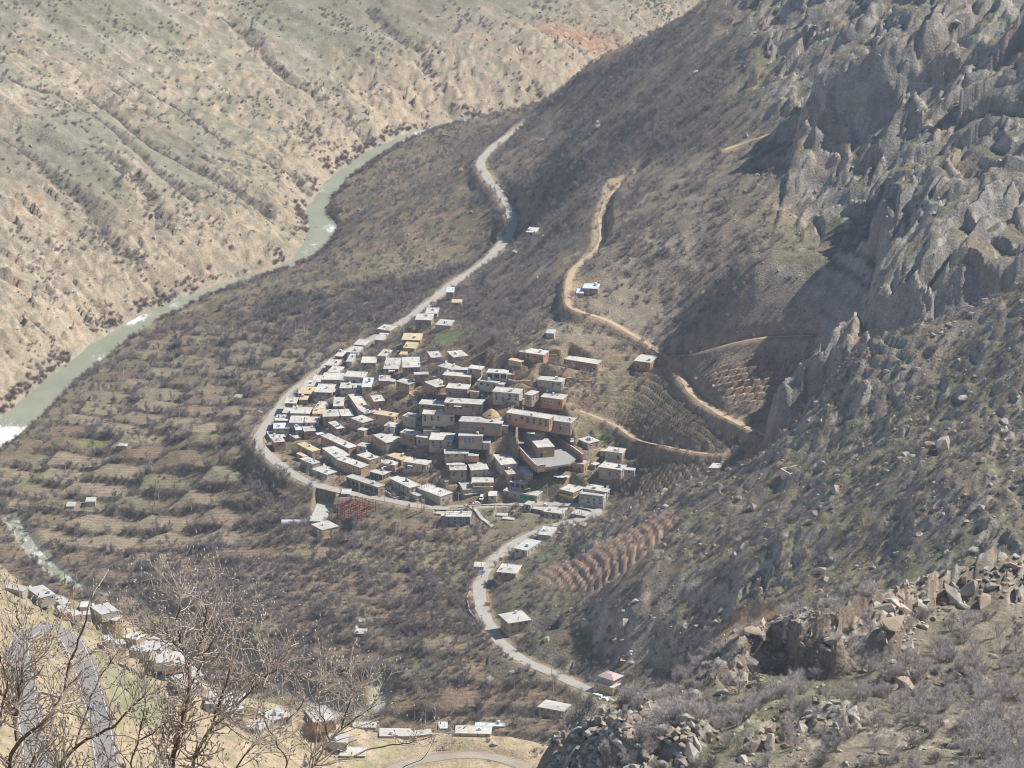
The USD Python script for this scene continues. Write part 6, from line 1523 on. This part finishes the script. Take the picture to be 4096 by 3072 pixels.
st_pts = [(2440, 2058), (2330, 2090), (2240, 2110), (2150, 2140), (2060, 2188)]
def draped_wall(line_uv, hgt, label, m, step=3.0, thick=0.7, drop=2.0):
    P_ = np.array([gz(*q) for q in line_uv]); s = np.r_[0, np.cumsum(np.linalg.norm(np.diff(P_[:, :2], axis=0), axis=1))]; n_ = max(2, int(s[-1] / step)); t = np.linspace(0, s[-1], n_)
    X = np.interp(t, s, P_[:, 0]); Y = np.interp(t, s, P_[:, 1]); Z = zat(X, Y); r = thing('stone_wall', (X[0], Y[0], Z[0]), label, 'wall')
    m_ = MB()
    for i in range(n_ - 1):
        a, b = np.array([X[i] - X[0], Y[i] - Y[0]]), np.array([X[i + 1] - X[0], Y[i + 1] - Y[0]]); t_, n__, L_ = wall_frame(a, b)
        part(r, 'course', panel(MB(), a, t_, n__, 0.0, L_ - 0.03, min(Z[i], Z[i + 1]) - Z[0] - drop, max(Z[i], Z[i + 1]) - Z[0] + hgt * (0.9 + 0.2 * RH.random()), -thick / 2, thick / 2), m)
    return r
draped_wall([cuv('C', *p) for p in [(1240, 762), (1300, 815), (1330, 830), (1415, 812)]], 0.9, 'low stone wall round a yard beside the road bend', M['wall_stone'])
draped_wall([cuv('B', *p) for p in [(910, 500), (1000, 512), (1170, 518)]], 1.0, 'tan garden wall below the dark bayed house', M['wall_tan'])
draped_wall([cuv('B', *p) for p in [(1300, 250), (1360, 285), (1430, 290), (1460, 262)]], 1.2, 'tan yard wall beside the top terrace house', M['wall_tan'])
draped_wall([cuv('B', *p) for p in [(1560, 485), (1700, 500), (1850, 508)]], 1.0, 'tan terrace wall right of the upper isolated house', M['wall_tan'])
draped_wall([cuv('B', *p) for p in [(1050, 760), (1130, 765), (1210, 765)]], 1.6, 'pale terrace wall under the small pale roof', M['wall_tan'])
draped_wall([cuv('D', *p) for p in [(0, 938), (200, 915), (330, 900), (560, 902), (790, 905)]], 0.5, 'stone retaining wall along the lower edge of the village road', M['wall_stone'], 4.0, 0.6, 3.5)
draped_wall([cuv('E', *p) for p in [(905, 745), (830, 650), (812, 560), (850, 480), (900, 420)]], 0.5, 'pale stone parapet on the outer edge of the road curve', M['wall_stone'], 4.0, 0.5, 3.0)
p0_ = cz('A', 1850, 790); r = thing('ruin', p0_, 'roofless round stone ruin at the end of the earth yard', 'ruin')
for i in range(11):
    a = 2 * np.pi * i / 12; part(r, 'stone_block', MB().box((4.4 * math.cos(a), 4.4 * math.sin(a), 0.5 + 0.5 * RH.random()), (0.9, 2.3, 1.6 + 1.2 * RH.random()), a), M['wall_tan'])
hh = next(h for h in houses if 'green shop' in h.label)
c_ = hh.q1 + hh.e1 * 0.36 + hh.e2 * 0.45
r = thing('awning', (c_[0], c_[1], hh.zt), 'lime green sheet on posts on the roof over the green shop', 'awning')
part(r, 'sheet', MB().box((0, 0, 2.0), (3.4, 2.6, 0.06), 0.15), M['lime'])
for sx in (-1.5, 1.5):
    for sy in (-1.1, 1.1): part(r, 'post', MB().box((sx, sy, 0.98), (0.1, 0.1, 1.94)), M['dark_metal'])
p = cz('C', 210, 1095); r = thing('greenhouse_tunnel', p, 'whitish plastic tunnel left of the grey roof with yellow wall', 'greenhouse')
aa = np.linspace(0, np.pi, 9); V = []
for x_ in np.linspace(-7, 7, 8): V += [(x_, -2.2 * math.cos(t), 2.2 * math.sin(t)) for t in aa]
F = [[i * 9 + j, i * 9 + j + 1, (i + 1) * 9 + j + 1, (i + 1) * 9 + j] for i in range(7) for j in range(8)]
part(r, 'cover', (np.array(V), np.array(F)[:, ::-1]), M['tarp'], 40)
for x_ in (-7, 0, 7): part(r, 'hoop', MB().tube([(x_, -2.24 * math.cos(t), 2.24 * math.sin(t)) for t in aa], 0.06, 4), M['steel'])
p = cz('D', 1235, 600); r = thing('tarpaulin', p, 'crumpled grey tarpaulin below the gatehouse', 'tarpaulin')
gx_, gy_ = np.meshgrid(np.linspace(-4.5, 4.5, 14), np.linspace(-2.2, 2.2, 8), indexing='ij')
V = np.c_[gx_.ravel(), gy_.ravel(), 0.9 + 0.5 * fbm(gx_.ravel() + 3, gy_.ravel(), 2.2, 3, 5)]
F = [[i * 8 + j, (i + 1) * 8 + j, (i + 1) * 8 + j + 1, i * 8 + j + 1] for i in range(13) for j in range(7)]
part(r, 'sheet', (V, np.array(F)), M['tarp'], 60)
for i, (x, y) in enumerate([(1010, 262), (1000, 272), (985, 290), (968, 300), (960, 318), (945, 330), (1022, 255)]):
    r = inst('kerb_stone', RP[i % 8], cz('E', x, y), RNG.uniform(0, 360), 'whitewashed boulder lined along the outer road edge', 'boulder', 'whitewashed boulders by the road', 0.9)
for u, v, s, lb in [(2040, 1700 - 1540 + 400, 1.0, '')][:0]: pass
for c, x, y, s, lb in [('K', 1222, 1262, 4.2, 'big pale boulder on the dark slope above the road bend'), ('K', 775, 1115, 4.0, 'large grey boulder at the bend of the far road'), ('K', 1295, 920, 3.6, 'pale boulder in the rock band of the far slope'), ('E', 955, 1105, 4.0, 'pale split boulder below the lower road'), ('E', 1330, 840, 3.8, 'cluster of pale rock above the lower road'), ('E', 1585, 730, 5.0, 'tall grey rock on the slope above the lone house'), ('E', 1835, 745, 4.6, 'upright grey rock right of the tall one'), ('K', 112, 1365, 3.0, 'grey boulder in the riverside scrub'), ('L', 1690, 1240, 9.0, 'cluster of tall grey rocks on the middle slope'), ('L', 1600, 1240, 5.0, 'rounded grey rock left of the tall cluster'), ('L', 990, 1530, 4.0, 'white boulder on the middle slope'), ('L', 1810, 940, 4.5, 'pale boulder high on the middle slope'), ('L', 455, 1640, 4.5, 'white pointed boulder at the foot of the middle slope'), ('E', 1105, 1045, 2.5, 'small pale boulder at the road bank')]:
    q_ = cz(c, x, y); inst('boulder', RP[hash(lb) % 1 + int(x) % 8], q_ + [0, 0, s * 0.15], float(x % 360), lb, 'boulder', None, (s * 0.85, s * 0.7, s))
# slender poplars of the plots
PX = [('G', 752, 770), ('G', 765, 775), ('G', 782, 770), ('G', 798, 772), ('G', 1500, 410), ('G', 1503, 480), ('G', 1075, 500), ('G', 1912, 490), ('G', 1978, 495), ('G', 1968, 490), ('G', 1160, 1070), ('G', 968, 1390), ('G', 985, 1395), ('G', 1010, 1560), ('G', 1025, 1580), ('G', 968, 1640), ('G', 1000, 1640), ('G', 1240, 1650), ('G', 430, 1420), ('G', 1125, 700), ('G', 1480, 960), ('G', 735, 930), ('H', 950, 90), ('H', 1125, 120), ('H', 2080, 150), ('E', 365, 195), ('E', 290, 560), ('E', 440, 940), ('E', 610, 1330), ('E', 1120, 1200), ('E', 270, 880)]
pm_ = models('poplar', POP, M['twig_pale'], M['bark_pale'])
for i, (c, x, y) in enumerate(PX): inst('poplar_tree', pm_[i % 2], cz(c, x, y), RNG.uniform(0, 360), 'tall thin pale poplar standing in the valley plots', 'tree', 'poplars in the valley plots', RNG.uniform(0.8, 1.15))
# ---------------------------------------------------------------- the bare shrub right in front of the viewer, lower left
M['limb'] = plain('reddish_grey_bark', (0.20, 0.15, 0.125), 0.9, 0.35, 14.0, bump=0.5)
M['shoot'] = plain('grey_twig_bark', (0.43, 0.365, 0.325), 0.85, 0.45, 18.0)
M['bud'] = plain('pale_bud', (0.40, 0.35, 0.295), 0.8, 0.2, 20.0)
def T_(pts_, y): return np.array([at_y(*cuv('T', *p), y + 0.25 * math.sin(i * 1.3 + y * 5)) for i, p in enumerate(pts_)])
CROPS['T'] = (0, 2048, 1.6193)
STEMS = [([(20, 1720), (40, 1658), (110, 1480), (250, 1390), (380, 1270), (430, 1120), (450, 960), (520, 820), (560, 680), (600, 540)], 21.5, 30), ([(110, 1480), (90, 1380), (110, 1220), (125, 1100), (170, 900), (200, 820), (130, 760), (90, 590)], 21.5, 20),
         ([(370, 1760), (370, 1658), (490, 1510), (650, 1430), (760, 1380), (900, 1200), (1000, 1160), (1100, 1120)], 22.3, 24), ([(490, 1510), (560, 1300), (640, 1050), (700, 1010), (770, 890)], 22.3, 12), ([(180, 1720), (215, 1600), (235, 1420), (330, 1330), (400, 1180), (480, 1080), (560, 1010), (625, 980)], 22.0, 18),
         ([(1110, 1740), (1110, 1658), (1140, 1480), (1200, 1280), (1240, 1110), (1215, 980), (1190, 900), (1150, 760), (1140, 680), (1165, 560), (1170, 470)], 22.6, 26), ([(1215, 980), (1290, 900), (1330, 740), (1335, 640), (1325, 560), (1375, 430)], 22.6, 15), ([(1190, 900), (1100, 820), (1010, 740), (935, 640)], 22.6, 10),
         ([(1240, 1110), (1300, 1020), (1320, 930), (1400, 820), (1460, 650), (1480, 560)], 22.9, 13), ([(1230, 1740), (1240, 1658), (1280, 1520), (1380, 1360), (1480, 1310), (1600, 1180), (1700, 1080), (1790, 1020), (1860, 930), (1885, 870)], 23.0, 24), ([(1380, 1360), (1440, 1180), (1490, 1020), (1500, 930), (1590, 800), (1640, 630)], 23.0, 14), ([(1480, 1310), (1540, 1390), (1600, 1410)], 23.0, 8), ([(1600, 1180), (1700, 1000), (1740, 860), (1750, 780)], 23.0, 9),
         ([(1980, 1740), (2020, 1640), (2140, 1480), (2212, 1400), (2330, 1330), (2440, 1250)], 23.4, 17), ([(2140, 1480), (2080, 1330), (2060, 1200), (2130, 1080)], 23.4, 10), ([(2020, 1640), (2200, 1620), (2400, 1540), (2560, 1500), (2700, 1490), (2830, 1440)], 23.6, 13), ([(2212, 1400), (2280, 1200), (2330, 1090), (2400, 1050)], 23.4, 9),
         ([(1850, 1740), (1880, 1640), (1800, 1500), (1690, 1330), (1680, 1180), (1720, 1100)], 22.8, 13), ([(840, 1740), (830, 1640), (900, 1480), (930, 1330), (950, 1100), (960, 990)], 22.8, 15), ([(900, 1480), (1010, 1420), (1120, 1330), (1200, 1280)], 22.8, 10), ([(700, 1740), (700, 1600), (640, 1420), (540, 1330), (400, 1300), (300, 1240)], 22.1, 11),
         ([(-60, 1500), (0, 1330), (60, 1120), (20, 1000), (-20, 880)], 21.2, 14), ([(60, 1120), (130, 1000), (240, 960), (330, 900)], 21.2, 8), ([(1500, 1740), (1530, 1640), (1650, 1500), (1780, 1420), (1900, 1330), (1990, 1200), (2080, 1100), (2120, 1060)], 23.2, 13), ([(2500, 1740), (2530, 1690), (2640, 1640), (2760, 1600), (2800, 1500)], 23.8, 10), ([(1000, 1740), (980, 1600), (1040, 1540), (1060, 1380), (1100, 1240)], 22.4, 9)]
SC = 22.5 / FPX / 1.6193 / CP                                     # metres per crop pixel
ground_z = 698.6
shrub = thing('bare_shrub', (-2.2, 22.6, ground_z), 'leafless shrub with budding twigs close to the viewer at lower left', 'shrub')
O_ = np.array([-2.2, 22.6, ground_z])
rt = np.random.default_rng(31); twigs, buds, thin = MB(), MB(), MB()
roots = {}
def smooth_line(P_, n):
    s = np.r_[0, np.cumsum(np.linalg.norm(np.diff(P_, axis=0), axis=1))]; t = np.linspace(0, s[-1], n)
    Q = np.stack([np.interp(t, s, P_[:, k]) for k in range(3)], 1)
    for _ in range(2): Q[1:-1] = 0.25 * Q[:-2] + 0.5 * Q[1:-1] + 0.25 * Q[2:]
    return Q
def bud(p, d, s=1.0):
    d = d / np.linalg.norm(d); buds.tube([p, p + d * 0.006 * s, p + d * 0.013 * s, p + d * 0.018 * s], np.array([0.003, 0.0052, 0.0042, 0.001]) * s, 4, False)
def twig(p, d, L, r, lvl):
    n = max(4, int(L / 0.05)); P_ = [p]; d = d / np.linalg.norm(d)
    for i in range(n):
        d = d + rt.normal(0, 0.17, 3) + np.array([0, 0, 0.07]); d /= np.linalg.norm(d); P_.append(P_[-1] + d * L / n)
    P_ = np.array(P_); twigs.tube(P_, np.linspace(r, r * 0.55, n + 1), 4 if lvl else 5, False); bud(P_[-1], d, 1.15)
    for i in range(1, n):
        if rt.random() < 0.13:
            o = rt.normal(0, 1, 3); o -= (o @ d) * d; bud(P_[i] + o / np.linalg.norm(o) * r * 0.5, o * 0.8 + d, rt.uniform(0.45, 0.85))
        if lvl < 2 and rt.random() < (0.50 if lvl == 0 else 0.30):
            o = rt.normal(0, 1, 3); t = P_[i + 1] - P_[i]; t /= np.linalg.norm(t); o -= (o @ t) * t; o /= np.linalg.norm(o)
            twig(P_[i], t * 0.75 + o * 0.85 + [0, 0, 0.2], L * rt.uniform(0.25, 0.6), r * 0.72, lvl + 1)
for k_, (pts_, y_, w_) in enumerate(STEMS):
    P_ = T_(pts_, y_)
    start_low = pts_[0][1] > 1700
    if start_low:                                                  # carried on down to the root stock
        base = O_ + np.array([0.35 * math.cos(k_ * 2.1), 0.3 * math.sin(k_ * 2.1), -0.1])
        P_ = np.vstack([base, base * 0.45 + P_[0] * 0.55 + [0, 0, 0.15], P_])
    Q = smooth_line(P_, max(10, 3 * len(P_))); n = len(Q)
    r0 = w_ * SC * 0.66; rr2 = np.linspace(r0 * (1.25 if start_low else 1.0), r0 * 0.22, n)
    Q[1:-1] += rt.normal(0, 0.006, (n - 2, 3))
    part(shrub, 'branch', MB().tube(Q - O_, rr2, 8, False), M['limb'], True)
    for i in range(2, n):
        if Q[i][2] < 699.0: continue
        t = Q[i] - Q[i - 1]; ln = np.linalg.norm(t); t /= ln
        for _ in range(rt.poisson(2.7 if rr2[i] > 0.012 else 2.3)):
            o = rt.normal(0, 1, 3); o -= (o @ t) * t; o /= np.linalg.norm(o)
            twig(Q[i - 1] + (Q[i] - Q[i - 1]) * rt.random(), t * rt.uniform(0.3, 1.0) + o + [0, 0, 0.25], rt.uniform(0.10, 0.42), min(0.0072, rr2[i] * 0.7) * rt.uniform(0.7, 1.0), 0 if rt.random() < 0.75 else 1)
    twig(Q[-1], Q[-1] - Q[-2], 0.22, rr2[-1], 1)
v, f = twigs.get(); part(shrub, 'twigs', (v - O_, f), M['shoot'], True, 'fine grey twigs of the shrub', 'stuff')
v, f = buds.get(); part(shrub, 'buds', (v - O_, f), M['bud'], True, 'pale swelling buds along the twigs', 'stuff')
# ---------------------------------------------------------------- the hazy air of the valley
hz = usdkit.material(stage, '/World/Looks/haze', {'v': ('principled_volume', {'color': (0.62, 0.79, 1.0), 'density': 0.000052, 'anisotropy': 0.25})}, [], volume='v.volume')
lo, hi = pts.min(0) - np.array([60, 60, 8]), pts.max(0) + np.array([60, 60, 40])
hi[2] = max(hi[2], 760)
bx_ = trimesh.creation.box(extents=hi - lo); bx_.apply_translation((hi + lo) / 2)
tag(usdkit.mesh(stage, '/World/haze', bx_, hz), 'thin bluish haze filling the whole valley', 'haze', kind='stuff')
